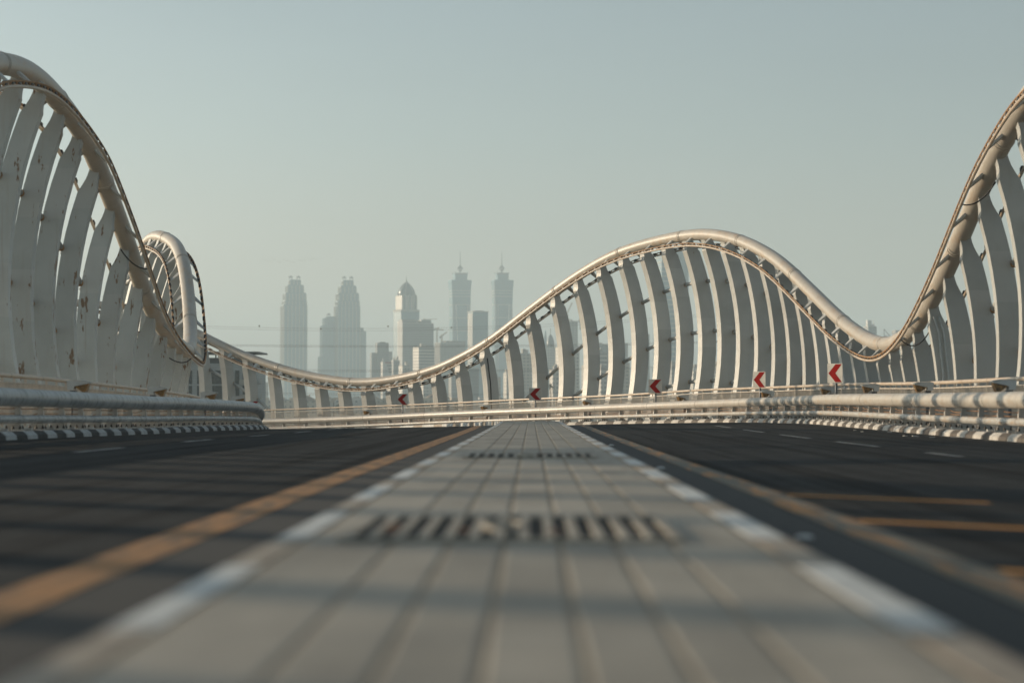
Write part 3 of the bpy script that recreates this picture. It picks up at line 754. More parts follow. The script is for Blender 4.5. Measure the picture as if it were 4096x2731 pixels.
simple('low dark block behind the small pale hotel block',2000,898,918,829,F_grey,20,.3)
# -- block under construction + cranes
t=simple('concrete block under construction right of the domed tower, floors open at its left edge',2500,998,1062,789,F_slab,28,.22,((1008,1072,783),))
a_=(1062-998)/FD*3250; mb=MB()
for k in range(26): mb.box((-a_*.46,-a_*.30,8+k*3.6),(7,2.0,.5))
obj('open_floor',mb,M_conc,t,loc=(0,0,0))
def lattice(mb,p,q,w,n,r=.12):
    p=Vector(p);q=Vector(q);u=(q-p).normalized(); ref=Vector((0,0,1)) if abs(u.z)<.9 else Vector((0,1,0)); a=u.cross(ref).normalized(); c=a.cross(u)
    cor=[(a+c)*w/2,(a-c)*w/2,(-a-c)*w/2,(-a+c)*w/2]
    for k in cor: mb.bar(p+k,q+k,r*2,r*2)
    for i in range(n):
        s=p+(q-p)*i/n; e=p+(q-p)*(i+1)/n
        for j in range(4):
            mb.bar(s+cor[j],e+cor[(j+1)%4],r*1.5,r*1.5)
def crane(D,px,yb,yt,jib,label,luff=None):
    t=thing('tower_crane',label,'crane',(wx(px,D),D,wz(yb,D)-1.5))
    h=wz(yt,D)-wz(yb,D)+1.5
    mb=MB(); lattice(mb,(0,0,0),(0,0,h),2.0,max(6,int(h/3)),.28); obj('mast',mb,M_crane,t,loc=(0,0,0))
    x0,x1=(wx(jib[0][0],D)-wx(px,D)),(wx(jib[1][0],D)-wx(px,D)); z0,z1=wz(jib[0][1],D)-wz(yb,D)+1.5,wz(jib[1][1],D)-wz(yb,D)+1.5
    mb=MB(); lattice(mb,(x0,0,z0),(x1,0,z1),1.6,14,.22); obj('jib',mb,M_crane,t,loc=(0,0,0))
    mb=MB(); mb.box((1.8,0,h+.4),(1.8,1.6,2.2)); obj('cab',mb,M_crane,t,loc=(0,0,0))
    mb=MB(); c=x0 if abs(x0)<abs(x1) else x1; mb.box((c,0,(z0 if c==x0 else z1)-1.2),(2.6,1.6,2.6)); obj('counterweight',mb,M_dkmetal,t,loc=(0,0,0))
crane(3250,1003.6,785,753.5,((997.6,755),(1018,757.5)),'hammerhead tower crane over the block under construction, taller of the pair')
crane(3250,1014.5,785,770,((1011,773),(1027,762)),'luffing tower crane with short raised jib, right of the hammerhead crane')

# -- twin flared towers with crowns and spires
def flared(D,x0,x1,cx0,cx1,cx,label,ph):
    t=thing('spired_tower',label,'tower',(wx((x0+x1)/2,D),D,GZ),math.radians(16))
    k=.83/FD*D; w=(x1-x0)*k; dcx=((cx0+cx1)/2-(x0+x1)/2)/FD*D
    mb=MB(); pr=[(925,.93),(800,.93),(740,.925),(700,.93),(670,.96),(655,1.0),(647,1.05),(643.4,1.03)]
    rings=[[Vector((sx*w/2*q,sy*w*.36*q,zloc(y,D) if y<925 else 0)) for sx,sy in ((-1,-1),(1,-1),(1,1),(-1,1))] for y,q in pr]
    mb.loft(rings); o=obj('tower_shaft',mb,F_glass,t,loc=(0,0,0))
    mb=MB()
    for y in (668,674,681,700,730,760): mb.box((0,0,zloc(y,D)),(w*.985,w*.70,1.4))
    for q in (-.47,-.36,.36,.47): mb.box((w*q*.92,-w*.335-.4,zloc(700,D)*.5),(1.6,1.6,zloc(700,D)))
    obj('facade_rib',mb,M_conc,o,loc=(0,0,0))
    mb=MB(); fold=[(w*.1*ph,zloc(870,D)),(w*.16*ph,zloc(870,D)),(w*.30*ph,zloc(700,D)),(w*.24*ph,zloc(700,D))]
    mb.loft([[Vector((x,y,z)) for x,z in fold] for y in (-w*.352,-w*.335)]); obj('facade_fold',mb,M_sail,o,loc=(0,0,0))
    cw=(cx1-cx0)*k*1.13; z0,z1=zloc(643.4,D),zloc(628,D)
    mb=MB(); mb.loft([[Vector((dcx+sx*cw/2*q,sy*cw*.42*q,z)) for sx,sy in ((-1,-1),(1,-1),(1,1),(-1,1))] for z,q in ((z0,.93),(z1,1.0))])
    cr=obj('crown',mb,F_glass,t,loc=(0,0,0))
    mb=MB()
    zt_=zloc(623.3,D)
    for yy in (-cw*.43,cw*.41):
        pr=[(-cw*.54,zt_),(-cw*.46,z1+.8),(-cw*.2,z1-.5+2),(0,z1+1),(cw*.2,z1+1.5),(cw*.46,z1+.8),(cw*.54,zt_),(cw*.5,z1-2),(-cw*.5,z1-2)]
        mb.loft([[Vector((dcx+x,y,z)) for x,z in pr] for y in (yy,yy+1.2)])
    obj('crown_horn',mb,M_dkmetal,cr,loc=(0,0,0))
    mb=MB(); zc=zloc(616,D); r=7/FD*D
    for j in range(3):
        for m_ in range(8):
            pass
    for m_ in range(10):
        w0=2*PI*m_/10; w1=2*PI*(m_+1)/10
        top=Vector((dcx,0,zc+r*1.15)); bot=Vector((dcx,0,zc-r*1.25)); a=Vector((dcx+r*math.cos(w0),r*math.sin(w0),zc)); c=Vector((dcx+r*math.cos(w1),r*math.sin(w1),zc))
        for p,q in ((top,a),(a,bot),(a,c),((top+a)/2,(top+c)/2),((bot+a)/2,(bot+c)/2),((top+a)/2,c)): mb.bar(p,q,.7,.7)
    obj('lattice_finial',mb,M_dkmetal,cr,loc=(0,0,0))
    mb=MB(); mb.tube([(dcx,0,zloc(625,D)),(dcx,0,zloc(600,D)),(dcx,0,zloc(577.5,D))],[1.5,1.0,.5],8); obj('spire',mb,M_dkmetal,t,loc=(0,0,0))
flared(4300,1028.5,1083.5,1040.8,1072.4,1057,'left one of the twin spired towers with flared tops and horned crowns',-1)
flared(4300,1127.5,1180,1138,1167,1152.8,'right one of the twin spired towers with flared tops, partly behind the arch tube',1)
D=3300; t,a,b_=building('office_tower','blocky tower with overhanging roof slab standing between the twin spired towers',D,1075,1121,26,lit=.27)
body(t,'tower_shaft',a,b_,0,zloc(717,D),F_glass); body(t,'roof_slab',a*1.08,b_*1.1,zloc(717,D),zloc(715,D),M_conc); body(t,'roof_plant',a*.6,b_*.5,zloc(715,D),zloc(713.3,D),M_dkmetal)
mb=MB()
for k in range(4): mb.box((-a/2-.5,-b_*.36+b_*.24*k,zloc(717,D)/2),(1.2,b_*.12,zloc(717,D)-3))
obj('white_pier',mb,M_sail,t,loc=(0,0,0))

# -- seen through the ribs
D=3600; t,a,b_=building('twin_peak_tower','far tower with two pointed peaks between short ribs, right of the twin spired towers',D,1238,1258,15,lit=.2)
body(t,'tower_shaft',a,b_,0,zloc(785,D),F_glass,top=.9)
for sx in (-1,1):
    mb=MB(); z0,z1=zloc(785,D),zloc(757 if sx<0 else 759,D)
    mb.loft([[Vector((sx*a*.22+qx*a*.2*q+sx*(1-q)*a*.12,qy*b_*.4*q,z)) for qx,qy in ((-1,-1),(1,-1),(1,1),(-1,1))] for z,q in ((z0,1.05),(z1,.22))]); obj('peak',mb,F_glass,t,loc=(0,0,0))
D=2800; t,a,b_=building('egg_dome_tower','tower topped by a pale egg-shaped dome, beside the twin-peaked tower',D,1243,1276,20,lit=.25)
body(t,'tower_shaft',a,b_,0,zloc(797,D),F_pale)
mb=MB(); h0,h1=zloc(800,D),zloc(767,D); r=9/FD*D
mb.loft([[Vector((a*.2+r*q*math.cos(w),r*q*math.sin(w),h0+(h1-h0)*u)) for w in [2*PI*k/16 for k in range(16)]] for u,q in ((0,.85),(.2,1),(.45,.95),(.7,.7),(.88,.38),(1,.05))],0,True,True,True); obj('egg_dome',mb,M_dome,t,loc=(0,0,0))
mb=MB(); mb.tube([(a*.2,0,h1-1),(a*.2,0,h1+8)],.4,6); obj('finial',mb,M_dkmetal,t,loc=(0,0,0))
simple('broad beige block with gridded windows behind the first short ribs right of the tube crossing',2000,1186,1222,814,F_beige,24,.25)
simple('dark tower topped by crane works, seen behind ribs left of the arch crest',3000,1290,1327,739,F_slab,20,.3)
crane(3150,1302,739,725,((1299,728),(1314,695)),'luffing crane with steep jib on the dark tower behind the ribs')
crane(3150,1333,755,733,((1330,736),(1346,704)),'second luffing crane with steep jib, just right of the dark tower')
simple('pale apartment block below the dark tower with crane works',1900,1276,1331,799,F_pale,26,.25)
simple('slim grey tower with slanted cap, left of the rib carrying the second upper tie tubes',3100,1352,1368,757,F_glass,18,.3)
simple('wide dark block behind the ribs left of the arch crest',2600,1356,1398,793,F_dark,18,.2)
simple('white banded low block in front of the wide dark block',1700,1358,1394,812,F_band,26,.3)
simple('grey office block left of the giant tower, behind ribs',2500,1410,1442,790,F_grey,22,.25)
simple('slim tower with notched top just left of the giant tower',3400,1462,1477,723.5,F_glass,18,.3)
simple('stepped grey block at the left foot of the giant tower',2700,1467,1492,769,F_grey,24,.25)
D=3000; t=thing('giant_tower','giant pale glass tower fading in haze behind the ribs of the arch crest','tower',(wx(1541,D),D,GZ),math.radians(20))
k=1/FD*D; w=88*k*.8
body(t,'tower_shaft',w*.62,w*.7,0,zloc(571.7,D),F_glass,-w*.17,0,.96); body(t,'tower_shaft',w*.50,w*.62,0,zloc(574,D),F_fins,w*.30,3,.93)
mb=MB()
for q in range(int((zloc(571.7,D)-10)/7)): mb.box((-w*.17,0,6+q*7),(w*(.64-.02*q/40),w*(.72-.03*q/40),1.2))
obj('floor_band',mb,M_conc,t,loc=(0,0,0))
D=4700; t=thing('needle_tower','very tall tapering needle tower barely visible in haze right of the arch crest','tower',(wx(1711,D),D,GZ),.3)
mb=MB(); mb.loft([[Vector((q*math.cos(2*PI*k/9),q*math.sin(2*PI*k/9),z)) for k in range(9)] for z,q in ((0,11),(zloc(800,D),8),(zloc(800,D)+.5,6.5),(zloc(730,D),6),(zloc(730,D)+.5,4),(zloc(690,D),2.5),(zloc(671,D),.4))]); obj('tower_shaft',mb,F_glass,t,loc=(0,0,0))
simple('small grey tower under the arch crest, left of the lattice pylon',3000,1619,1634,777,F_grey,20,.3)
simple('low block left of the lattice pylon under the arch crest',2200,1584,1612,846,F_pale,20,.25)
simple('pale tower with many windows behind the ribs below the chevron signs',2100,1728,1746,812,F_pale,22,.3)
simple('grey block behind the ribs right of the lattice pylon',2400,1676,1712,826,F_grey,20,.3)
D=2600; t=simple('block with a tall pale roof box showing above the dip of the right arch',D,1984,2011,752,F_grey,15,.25,name='office_block')
D=2730; mb=MB(); z=zloc(752,D); mb.box((-2.0,0,z+4.8),(5.4,5,9.8)); mb.box((4.4,0,z+2.2),(3.2,4,4.4)); mb.box((2.2,-.5,z+5),(.4,.4,10)); mb.box((5.1,-.5,z+5),(.4,.4,10)); obj('roof_box',mb,M_sail,t,loc=(0,0,0))
t=simple('flat grey block with a triangular roof truss peeping above the dip of the right arch',2600,2050,2077,761,F_grey,10,.2,name='office_block',roof=False)
mb=MB(); D=2730; z=zloc(768,D); x=-12; mb.bar((x-9,0,z-3),(x-9,0,z+7),.7,.7); mb.bar((x-9,0,z+7),(x-1,0,z-2),.7,.7); mb.bar((x-9,0,z-2),(x-1,0,z-2),.7,.7); obj('roof_truss',mb,M_dkmetal,t,loc=(0,0,0))
simple('narrow grey tower glimpsed between the tall ribs at the right edge',2600,2244,2258,680,F_grey,15,.3)
# mid-distance filler blocks
fill=[(1124,1150,868,F_beige),(1156,1184,858,F_pale),(1226,1252,846,F_grey),(1262,1290,852,F_pale),(1300,1322,838,F_beige),(1336,1356,842,F_grey),(1372,1400,850,F_pale),(1418,1446,836,F_beige),(1452,1478,846,F_grey),(1498,1524,850,F_pale),(1534,1562,842,F_grey),(1586,1604,862,F_pale),(1634,1662,842,F_beige),(1764,1792,850,F_grey),(1030,1056,860,F_grey),(1066,1100,846,F_dark),(966,990,866,F_pale),(560,584,874,F_grey),(592,616,880,F_pale)]
adj=['beige','pale','grey','dark']; nm={F_beige:'beige',F_pale:'pale',F_grey:'grey',F_dark:'dark'}
fill.sort()
for i,(a,b_,y,m_) in enumerate(fill):
    simple('%s mid-rise block low on the skyline behind the arch, number %d of its row from the left'%(nm[m_],i+1) if False else '%s mid-rise block low on the skyline, %s'%(nm[m_],[
     'leftmost, right of the grey office building','second from the left, near the office building','below the domed tower','below the gap right of the domed tower','below the left spired tower','below the tower with overhanging roof slab','left of the right spired tower foot','at the right spired tower foot','below the twin-peaked tower','right of the egg-domed tower foot','below the dark tower with crane works','right of the dark tower foot','below the wide dark block','below the grey office block','left foot of the giant tower','in front of the giant tower, left half','in front of the giant tower, right half','left of the pylon foot','at the pylon foot','right of the pylon under the arch slope'][i]),
     1500+37*((i*7)%11),a,b_,y,m_,20+(i*5)%15,.28,name='mid_rise_block')

# -- grey office building behind the left arch
D=460; t=thing('office_building','modern grey office building with dark glass bays and flat roof canopy behind the left arch','building',(wx(500,D),D,GZ),0)
def ox(px): return wx(px,D)-wx(500,D)
def oz(py): return wz(py,D)-GZ
M_clad,nt,b=newmat('grey_cladding'); v=coord(nt); br=nt.nodes.new('ShaderNodeTexBrick'); nt.links.new(mapping(nt,v,(1,1,1)),br.inputs['Vector'])
sx=nt.nodes.new('ShaderNodeSeparateXYZ'); nt.links.new(v,sx.inputs[0]); j=mth(nt,'LESS_THAN',mth(nt,'FRACT',mth(nt,'DIVIDE',sx.outputs[2],.62)),.06)
c=mix(nt,j,ramp(nt,noise(nt,v,.6,4),[(.3,(.34,.36,.36)),(.7,(.42,.43,.42))]),(.2,.21,.21)); nt.links.new(c,b.inputs['Base Color']); b.inputs['Roughness'].default_value=.55
nt.nodes.remove(br)
M_win,nt,b=newmat('dark_window_glass'); b.inputs['Base Color'].default_value=(.03,.036,.038,1); b.inputs['Roughness'].default_value=.12
f=noise(nt,coord(nt),1.1,5,.7); c=ramp(nt,f,[(.5,(.026,.032,.034)),(.68,(.10,.105,.10))]); nt.links.new(c,b.inputs['Base Color'])
x0,x1=ox(400),ox(591); yb=14.0
mb=MB(); mb.box(((x0+x1)/2,yb/2,oz(834.5)/2),(x1-x0,yb,oz(834.5))); wl=obj('wall',mb,M_clad,t,loc=(0,0,0))
mb=MB(); mb.box(((x0+x1)/2-1.2,yb/2+.3,(oz(834.5)+oz(821))/2),(x1-x0-2.4,yb-1,oz(821)-oz(834.5))); obj('penthouse_band',mb,M_dkmetal,t,loc=(0,0,0))
mb=MB(); 
for k in range(9): mb.box((x0+.5+k*(x1-x0-1.5)/8,1.0,(oz(821)+oz(812.5))/2),(.28,.28,oz(812.5)-oz(821)))
for px0,px1 in ((448,468),(496,508),(524,534)): mb.box((ox((px0+px1)/2),2.2,(oz(819)+oz(813))/2),((px1-px0)/FD*D,.2,oz(813)-oz(821)))
obj('roof_frame',mb,M_dkmetal,t,loc=(0,0,0))
mb=MB(); mb.box(((x0+x1)/2+.1,yb/2-1,(oz(812.5)+oz(806.5))/2),(x1-x0+.6,yb+2.4,oz(807.5)-oz(811.5))); obj('roof_canopy',mb,M_dkmetal,t,loc=(0,0,0))
for y0,y1 in ((882,851),(916,885.5),(950,920)):
    for p0,p1 in ((403,440),(452,456),(476,509),(539,549),(557,567)):
        mb=MB(); cx=ox((p0+p1)/2); w=(p1-p0)/FD*D; z0,z1=oz(y0),oz(y1); mb.box((cx,-.02,(z0+z1)/2),(w,.08,z1-z0)); wn=obj('window',mb,M_win,t,loc=(0,0,0))
        mb=MB(); m_=max(1,int(w/1.6))
        for k in range(m_+1): mb.box((cx-w/2+w*k/m_,-.08,(z0+z1)/2),(.07,.06,z1-z0))
        mb.box((cx,-.085,z0+(z1-z0)*.33),(w,.05,.06)); mb.box((cx,-.085,z1),(w,.07,.1)); obj('window_frame',mb,M_dkmetal,wn,loc=(0,0,0))
    mb=MB(); mb.box((ox(562),-.55,oz(y0)+.05),(2.4,1.1,.18)); mb.box((ox(562),-1.08,oz(y0)+.55),(2.4,.04,.9)); obj('balcony',mb,M_conc,t,loc=(0,0,0))
    mb=MB(); mb.box((x1+.35,1.2,oz(y0)+.1),(.7,2.2,.25)); mb.box((x1+.66,1.2,oz(y0)+.7),(.04,2.2,1.0)); obj('side_balcony',mb,M_conc,t,loc=(0,0,0))

# -- villas along the horizon
M_vw=[facade('villa_wall_cream',(.55,.49,.41),(.10,.10,.10),3.5,3.4,.4,.35,.8),facade('villa_wall_white',(.62,.60,.56),(.10,.10,.10),3.5,4.1,.4,.3,.8),facade('villa_wall_sand',(.42,.36,.29),(.08,.08,.08),3.5,3.4,.4,.35,.8)]
M_vr=[plain('villa_roof_grey',(.17,.165,.16),.8,.15,1),plain('villa_roof_tan',(.25,.19,.14),.8,.15,1)]
M_leaf,nt,b=newmat('palm_and_tree_leaf'); c=ramp(nt,noise(nt,coord(nt),.8,4),[(.3,(.035,.05,.025)),(.7,(.085,.105,.055))]); nt.links.new(c,b.inputs['Base Color']); b.inputs['Roughness'].default_value=.8
M_trunk=plain('tree_trunk',(.14,.10,.07),.9,.2,2)
def villa(px,D,w,h,kind,i,lab):
    r=random.Random(i*13+5); t=thing('villa',lab,'house',(wx(px,D),D,GZ),math.radians(r.uniform(-28,28)),'villas along the hazy horizon')
    dp=w*.75; wm=M_vw[i%3]; mb=MB(); mb.box((0,0,h/2),(w,dp,h)); 
    if kind!='hip': 
        mb.box((w*.2,dp*.1,h+1.3),(w*.4,dp*.5,2.6)); mb.box((0,-dp/2+.15,h+.35),(w,.3,.7)); mb.box((-w*.38,0,h+.9),(1.6,1.6,1.8))
    obj('wall',mb,wm,t,loc=(0,0,0))
    if kind=='hip':
        mb=MB(); ov=.6; hh=w*.24; n=len(mb.v)
        mb.v+= [(-w/2-ov,-dp/2-ov,h),(w/2+ov,-dp/2-ov,h),(w/2+ov,dp/2+ov,h),(-w/2-ov,dp/2+ov,h),(-w*.12,0,h+hh),(w*.12,0,h+hh)]
        for q in ((0,1,5,4),(1,2,5),(2,3,4,5),(3,0,4),(3,2,1,0)): mb.face(q)
        rf=obj('roof',mb,M_vr[i%2],t,loc=(0,0,0))
        mb=MB(); mb.box((w*.2,-dp*.1,h+hh*.7),(.9,.9,hh*.8)); obj('chimney',mb,wm,rf,loc=(0,0,0))
vs=[(600,1450,14,8,'flat'),(628,1800,15,9,'flat'),(648,1650,12,8,'hip'),(666,1350,22,7.5,'flat'),(690,1900,13,9,'flat'),(700,1500,16,8.5,'hip'),(722,1300,26,7,'flat'),(750,1700,14,9,'hip'),(765,1450,13,8,'flat'),(787,1850,14,9.5,'hip'),(802,1300,20,7.5,'flat'),(818,1650,12,9,'hip'),(838,1500,15,8,'flat'),(860,1750,14,9,'hip'),(880,1350,22,7.5,'flat'),(898,1800,13,9,'hip'),(925,1550,14,8.5,'flat'),(950,1700,13,9,'hip'),(974,1350,20,7.5,'flat'),(1004,1600,20,10,'hip'),(1036,1450,14,8,'flat'),(1066,1750,14,9,'hip'),(1100,1500,15,8.5,'flat'),(1140,1650,14,9,'hip'),(1180,1400,16,8,'flat'),(1240,1550,15,9,'flat'),(1300,1450,14,9,'hip'),(1370,1500,15,8,'flat'),(1440,1600,14,9,'hip'),(1520,1450,16,8,'flat'),(1610,1550,14,9,'hip'),(1700,1500,15,8,'flat')]
cnt={'hip':0,'flat':0}; on=['leftmost','second','third','fourth','fifth','sixth','seventh','eighth','ninth','tenth','eleventh','twelfth','thirteenth','fourteenth','fifteenth','sixteenth','seventeenth','eighteenth']
for i,v_ in enumerate(vs):
    k=cnt[v_[4]]; cnt[v_[4]]+=1
    villa(*v_[:4],v_[4],i,('%s hip-roofed villa from the left along the horizon' if v_[4]=='hip' else '%s flat-roofed villa from the left along the horizon')%on[k] + (' behind the railing' if i%2 else ' seen between arch ribs'))
def tree(px,D,h,i,lab):
    r=random.Random(i+99); t=thing('broadleaf_tree',lab,'tree',(wx(px,D),D,GZ),0,'trees among the villas')
    mb=MB(); mb.tube([(0,0,0),(.2,0,h*.35),(.1,.1,h*.7)],[.3,.22,.1],7)
    for q in range(4): w=q*1.6; mb.tube([(.2,0,h*.38),(.2+math.cos(w)*h*.22,math.sin(w)*h*.22,h*.62)],[.12,.05],5)
    obj('trunk',mb,M_trunk,t,loc=(0,0,0))
    mb=MB()
    for q in range(420):
        u=r.random()**.4; th=r.uniform(0,2*PI); ph=math.acos(r.uniform(-1,1)); lob=1+.25*math.sin(3*th+i)+.2*math.sin(5*ph)
        c=Vector((u*math.sin(ph)*math.cos(th)*h*.38*lob,u*math.sin(ph)*math.sin(th)*h*.38*lob,h*.68+u*math.cos(ph)*h*.30*lob)); sz=r.uniform(.25,.55)
        a=Vector((r.uniform(-1,1),r.uniform(-1,1),r.uniform(-1,1))).normalized()*sz; e=Vector((r.uniform(-1,1),r.uniform(-1,1),r.uniform(-1,1))).normalized()*sz
        n=len(mb.v); mb.v+= [tuple(c-a),tuple(c+e),tuple(c+a),tuple(c-e)]; mb.face((n,n+1,n+2,n+3))
    obj('crown',mb,M_leaf,t,loc=(0,0,0))
tl=[(640,1250,6.5),(684,1300,6),(738,1200,6.5),(778,1250,6),(850,1280,7),(912,1200,6),(990,1250,6.5),(1050,1200,7),(1120,1300,6),(1210,1250,7)]
for i,(px,D,h) in enumerate(tl): tree(px,D,h,i,'%s small dark tree from the left among the distant villas'%on[i])
# palm seen between ribs
D=900; t=thing('palm_tree','single tall palm seen between the short ribs, left of the third chevron sign','tree',(wx(1264,D),D,GZ))
h=wz(884,D)-GZ; mb=MB(); mb.tube([(0,0,0),(.3,0,h*.5),(.1,0,h)],[.3,.22,.18],8); obj('trunk',mb,M_trunk,t,loc=(0,0,0))
mb=MB()
for q in range(22):
    w=2*PI*q/22*2.4; e=.9-.07*q; L=2.8; prev=None
    for k in range(6):
        u=k/5; p=Vector((.1+math.cos(w)*L*u*math.cos(e*.6),math.sin(w)*L*u*math.cos(e*.6),h+L*u*math.sin(e)-1.6*u*u)); sd=Vector((-math.sin(w),math.cos(w),0))*.28*(1-u*.8)
        if prev: n=len(mb.v); mb.v+=[tuple(prev[0]-prev[1]),tuple(prev[0]+prev[1]),tuple(p+sd),tuple(p-sd)]; mb.face((n,n+1,n+2,n+3))
        prev=(p,sd)
obj('crown',mb,M_leaf,t,loc=(0,0,0))
# street lamp behind the railing
D=300; t=thing('street_lamp','thin two-armed street lamp standing behind the far railing, seen through the balusters','street lamp',(wx(766.5,D),D,GZ))
h=wz(944,D)-GZ; mb=MB(); mb.tube([(0,0,0),(0,0,h)],[.09,.05],8); obj('pole',mb,M_dkmetal,t,loc=(0,0,0))
for sx in (-1,1):
    mb=MB(); mb.tube([(0,0,h-.3),(sx*.5,0,h-.02),(sx*1.1,0,h)],.035,6); a_=obj('arm',mb,M_dkmetal,t,loc=(0,0,0)); mb=MB(); mb.box((sx*1.2,0,h),(.5,.16,.08)); obj('lamp_head',mb,M_dkmetal,a_,loc=(0,0,0))

# litter along the right kerb
lr=random.Random(21)
for k in range(9):
    s=lr.uniform(42,66); mb=MB(); w=lr.uniform(.05,.11)
    mb.loft([[Vector((x*w,y*w*.7,z)) for x,y in ((-1,-1),(1,-.7),(.8,1),(-.6,.9))] for z in (0,.012)])
    tag(obj('paper_scrap',mb,M_sail,loc=Q(s,9.75-lr.uniform(0,.9),.006),rotz=lr.uniform(0,3)),'small pale paper scrap on the asphalt beside the right kerb','paper scrap','paper scraps beside the right kerb')

# ------------------------------------------------------------------ power line
D=860; px=1671
t=thing('lattice_pylon','tall lattice steel pylon seen between the ribs under the arch crest','pylon',(wx(px,D),D,GZ))
H=wz(716,D)-GZ; mb=MB(); lev=[0,.14,.27,.39,.5,.6,.69,.77,.84,.90,.95,1.0]
hw=lambda u: 3.6*(1-u)**1.1+.9*(1 if u<.9 else (1-u)*10)*.9+.05
for sx,sy in ((-1,-1),(1,-1),(1,1),(-1,1)):
    for u,v_ in zip(lev,lev[1:]): mb.bar((sx*hw(u),sy*hw(u),H*u),(sx*hw(v_),sy*hw(v_),H*v_),.42,.42)
for u,v_ in zip(lev,lev[1:]):
    c0=[(sx*hw(u),sy*hw(u),H*u) for sx,sy in ((-1,-1),(1,-1),(1,1),(-1,1))]; c1=[(sx*hw(v_),sy*hw(v_),H*v_) for sx,sy in ((-1,-1),(1,-1),(1,1),(-1,1))]
    for j in range(4):
        k=(j+1)%4; mb.bar(c0[j],c1[k],.27,.27); mb.bar(c0[k],c1[j],.27,.27); mb.bar(c1[j],c1[k],.27,.27)
obj('tower_frame',mb,M_dkmetal,t,loc=(0,0,0))
arms=[(wz(786,D)-GZ,7.5),(wz(840,D)-GZ,9.5),(wz(894,D)-GZ,8.0)]
for z,l in arms:
    mb=MB()
    for sx in (-1,1):
        for sy in (-1,1): mb.bar((0,sy*.9,z),(sx*.8*l*.9,0,z+.2),.2,.2); mb.bar((0,sy*.9,z+2.2),(sx*.8*l*.9,0,z+.2),.2,.2)
        mb.tube([(sx*.8*l*.9,0,z+.2),(sx*.8*l*.9,0,z-2.6)],.14,6)
    obj('cross_arm',mb,M_dkmetal,t,loc=(0,0,0))
M_wire=plain('power_wire',(.04,.042,.045),.5,.1)
M_ball=plain('marker_ball',(.06,.055,.05),.6,.2)
X0,X1=wx(380,D),wx(px,D)
def wire(ya,ym,yb,off,rad,label,dup2=0.0):
    mb=MB(); za,zm,zb_=wz(ya,D),wz(ym,D),wz(yb,D)
    for dz in ((0,) if not dup2 else (0,dup2)):
        mb.tube([(X0+(X1-X0)*u,D+off,za+(zb_-za)*u-4*((za+zb_)/2-zm)*u*(1-u)+dz) for u in [k/24 for k in range(25)]],rad,5)
    return tag(obj('power_line',mb,M_wire,origin=(X1,D+off,zb_)),label,'power line','power lines across the skyline')
wire(745,752,718,0,.035,'uppermost thin power wire of the skyline, carrying marker balls')
wire(749,757,722,1,.035,'second thin power wire of the skyline, just below the uppermost')
wire(792.5,797.5,787,-6,.055,'thick paired power line crossing the middle of the skyline towers',.55)
wire(846,854,841,-7,.05,'paired power line crossing low behind the dip of the arch tube',.6)
wire(899,908,895,-6,.05,'lowest paired power line, just above the villas',.6)
for (bx,by),w in zip([(594,748),(736,754.6),(890.6,749),(1036.6,752),(1304,742)],['left of the leftmost stepped tower','on the left edge of the shouldered tower','just left of the domed tower','on the left spired tower','between ribs beside the dark tower with crane works']):
    mb=MB(); mb.sphere((0,0,0),.36,0,10,6); tag(obj('marker_ball',mb,M_ball,loc=(wx(bx,D),D+.5,wz(by,D))),'dark marker ball on a power wire, '+w,'marker ball','marker balls on the power wire')

# ------------------------------------------------------------------ birds
M_bird=plain('bird_feather',(.04,.04,.04),.8,.2)
bm=MB(); bm.tube([(0,-.2,0),(0,-.05,.02),(0,.1,.01),(0,.24,0)],[.02,.06,.05,.01],6)
for sx in (-1,1):
    bm.loft([[Vector((sx*.04,-.08,.02)),Vector((sx*.04,.08,.02)),Vector((sx*.04,.08,.035)),Vector((sx*.04,-.08,.035))],[Vector((sx*.28,-.02,.14)),Vector((sx*.28,.10,.14)),Vector((sx*.28,.10,.15)),Vector((sx*.28,-.02,.15))],[Vector((sx*.58,-.08,.06)),Vector((sx*.58,-.05,.06)),Vector((sx*.58,-.05,.065)),Vector((sx*.58,-.08,.065))]])
pb_=None; rb=random.Random(3)
for k in range(26):
    u=k/25; bx=598+140*u+rb.uniform(-2,2); by=598-6*max(0,u-.6)*2.2+rb.uniform(-3,5)*(1-.5*u); D=900+rb.uniform(-30,30)
    loc=(wx(bx,D),D,wz(by,D)); rz=rb.uniform(-.5,.5)
    if pb_ is None: pb_=obj('bird',bm,M_bird,loc=loc,rotz=rz); o=pb_
    else: o=dup(pb_,None,loc,rz)
    tag(o,'tiny dark bird flying in a loose flock above the stepped towers','bird','flock of birds above the towers')

# ------------------------------------------------------------------ air
hz=MB(); hz.box((0,50,176.5),(17400,17400,367.0))
mh=bpy.data.materials.new('haze_air'); mh.use_nodes=True; nt=mh.node_tree; nt.nodes.clear()
out=nt.nodes.new('ShaderNodeOutputMaterial'); pv=nt.nodes.new('ShaderNodeVolumePrincipled')
pv.inputs['Color'].default_value=(.735,.905,.985,1); pv.inputs['Density'].default_value=HAZE if 'HAZE' in globals() else .00023; pv.inputs['Anisotropy'].default_value=.1
nt.links.new(pv.outputs[0],out.inputs['Volume'])
h=obj('haze',hz,mh); h['kind']='stuff'; h['label']='pale haze filling the air around the bridge and the city'

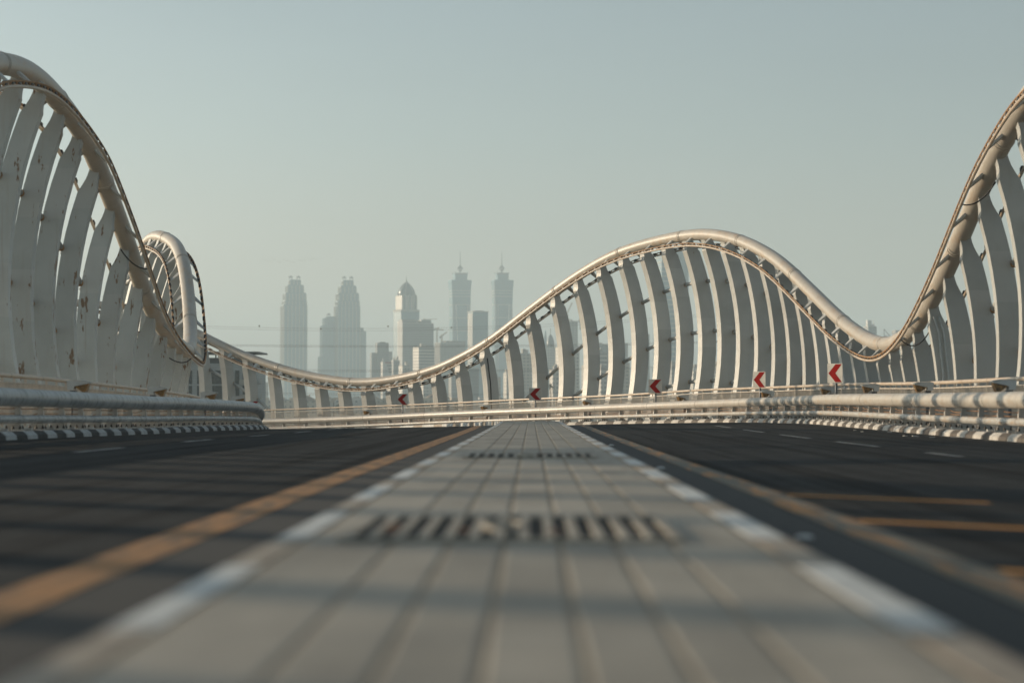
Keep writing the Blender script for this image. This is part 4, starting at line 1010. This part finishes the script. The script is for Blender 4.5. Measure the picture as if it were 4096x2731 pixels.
# ------------------------------------------------------------------ light, sky, camera
SUN_EL,SUN_AZ=9.8,27.0     # elevation; degrees ahead of straight left
el=math.radians(SUN_EL); az=math.radians(SUN_AZ)
to_sun=Vector((-math.cos(az)*math.cos(el),math.sin(az)*math.cos(el),math.sin(el)))
L=bpy.data.lights.new('sun','SUN'); L.energy=5.0; L.angle=math.radians(.6); L.color=(1.0,.79,.55)
so=bpy.data.objects.new('sun',L); C.objects.link(so); so.location=(-60,20,40); so.rotation_euler=(-to_sun).to_track_quat('-Z','Y').to_euler()
w=bpy.data.worlds.new('World'); sc.world=w; w.use_nodes=True; nt=w.node_tree
bg=nt.nodes['Background']; sky=nt.nodes.new('ShaderNodeTexSky'); sky.sky_type='NISHITA'; sky.sun_disc=False
sky.sun_elevation=el; sky.sun_rotation=math.atan2(to_sun.x,to_sun.y)
sky.air_density=1.0; sky.dust_density=2.5; sky.ozone_density=1.0; sky.altitude=0
hs=nt.nodes.new('ShaderNodeHueSaturation'); hs.inputs['Saturation'].default_value=.45
nt.links.new(sky.outputs[0],hs.inputs['Color'])
tint=mix(nt,1.0,hs.outputs[0],(.88,.99,1.05),'MULTIPLY'); sg=nt.nodes.new('ShaderNodeSeparateXYZ'); gn=nt.nodes.new('ShaderNodeTexCoord'); nt.links.new(gn.outputs['Generated'],sg.inputs[0])
hz_=ramp(nt,sg.outputs[2],[(0.0,(1.30,1.06,.99)),(.13,(.99,1.0,.99)),(.24,(.84,.89,.91)),(.5,(.92,.93,.94))])   # dusty air: paler and warmer low down
cl=noise(nt,mapping(nt,gn.outputs['Generated'],(1,1,3.5)),2.6,4,.55); cl=ramp(nt,cl,[(.3,.955),(.7,1.03)])
tint=mix(nt,1.0,mix(nt,1.0,tint,hz_,'MULTIPLY'),cl,'MULTIPLY')
nt.links.new(tint,bg.inputs['Color']); bg.inputs['Strength'].default_value=.132
cam=bpy.data.cameras.new('camera'); co=bpy.data.objects.new('camera',cam); C.objects.link(co)
cam.sensor_width=36; cam.lens=4600/2352*36; cam.clip_start=.05; cam.clip_end=30000
co.location=CAM
yaw=math.atan(44/4600); pitch=math.atan(141/4600)
co.rotation_euler=(PI/2+pitch,0,yaw)
cam.dof.use_dof=True; cam.dof.focus_distance=90; cam.dof.aperture_fstop=1.15; cam.dof.aperture_blades=0
sc.camera=co
sc.view_settings.view_transform='Standard'; sc.view_settings.look='None'; sc.view_settings.exposure=.2; sc.view_settings.gamma=1
sc.cycles.volume_bounces=1; sc.cycles.max_bounces=8
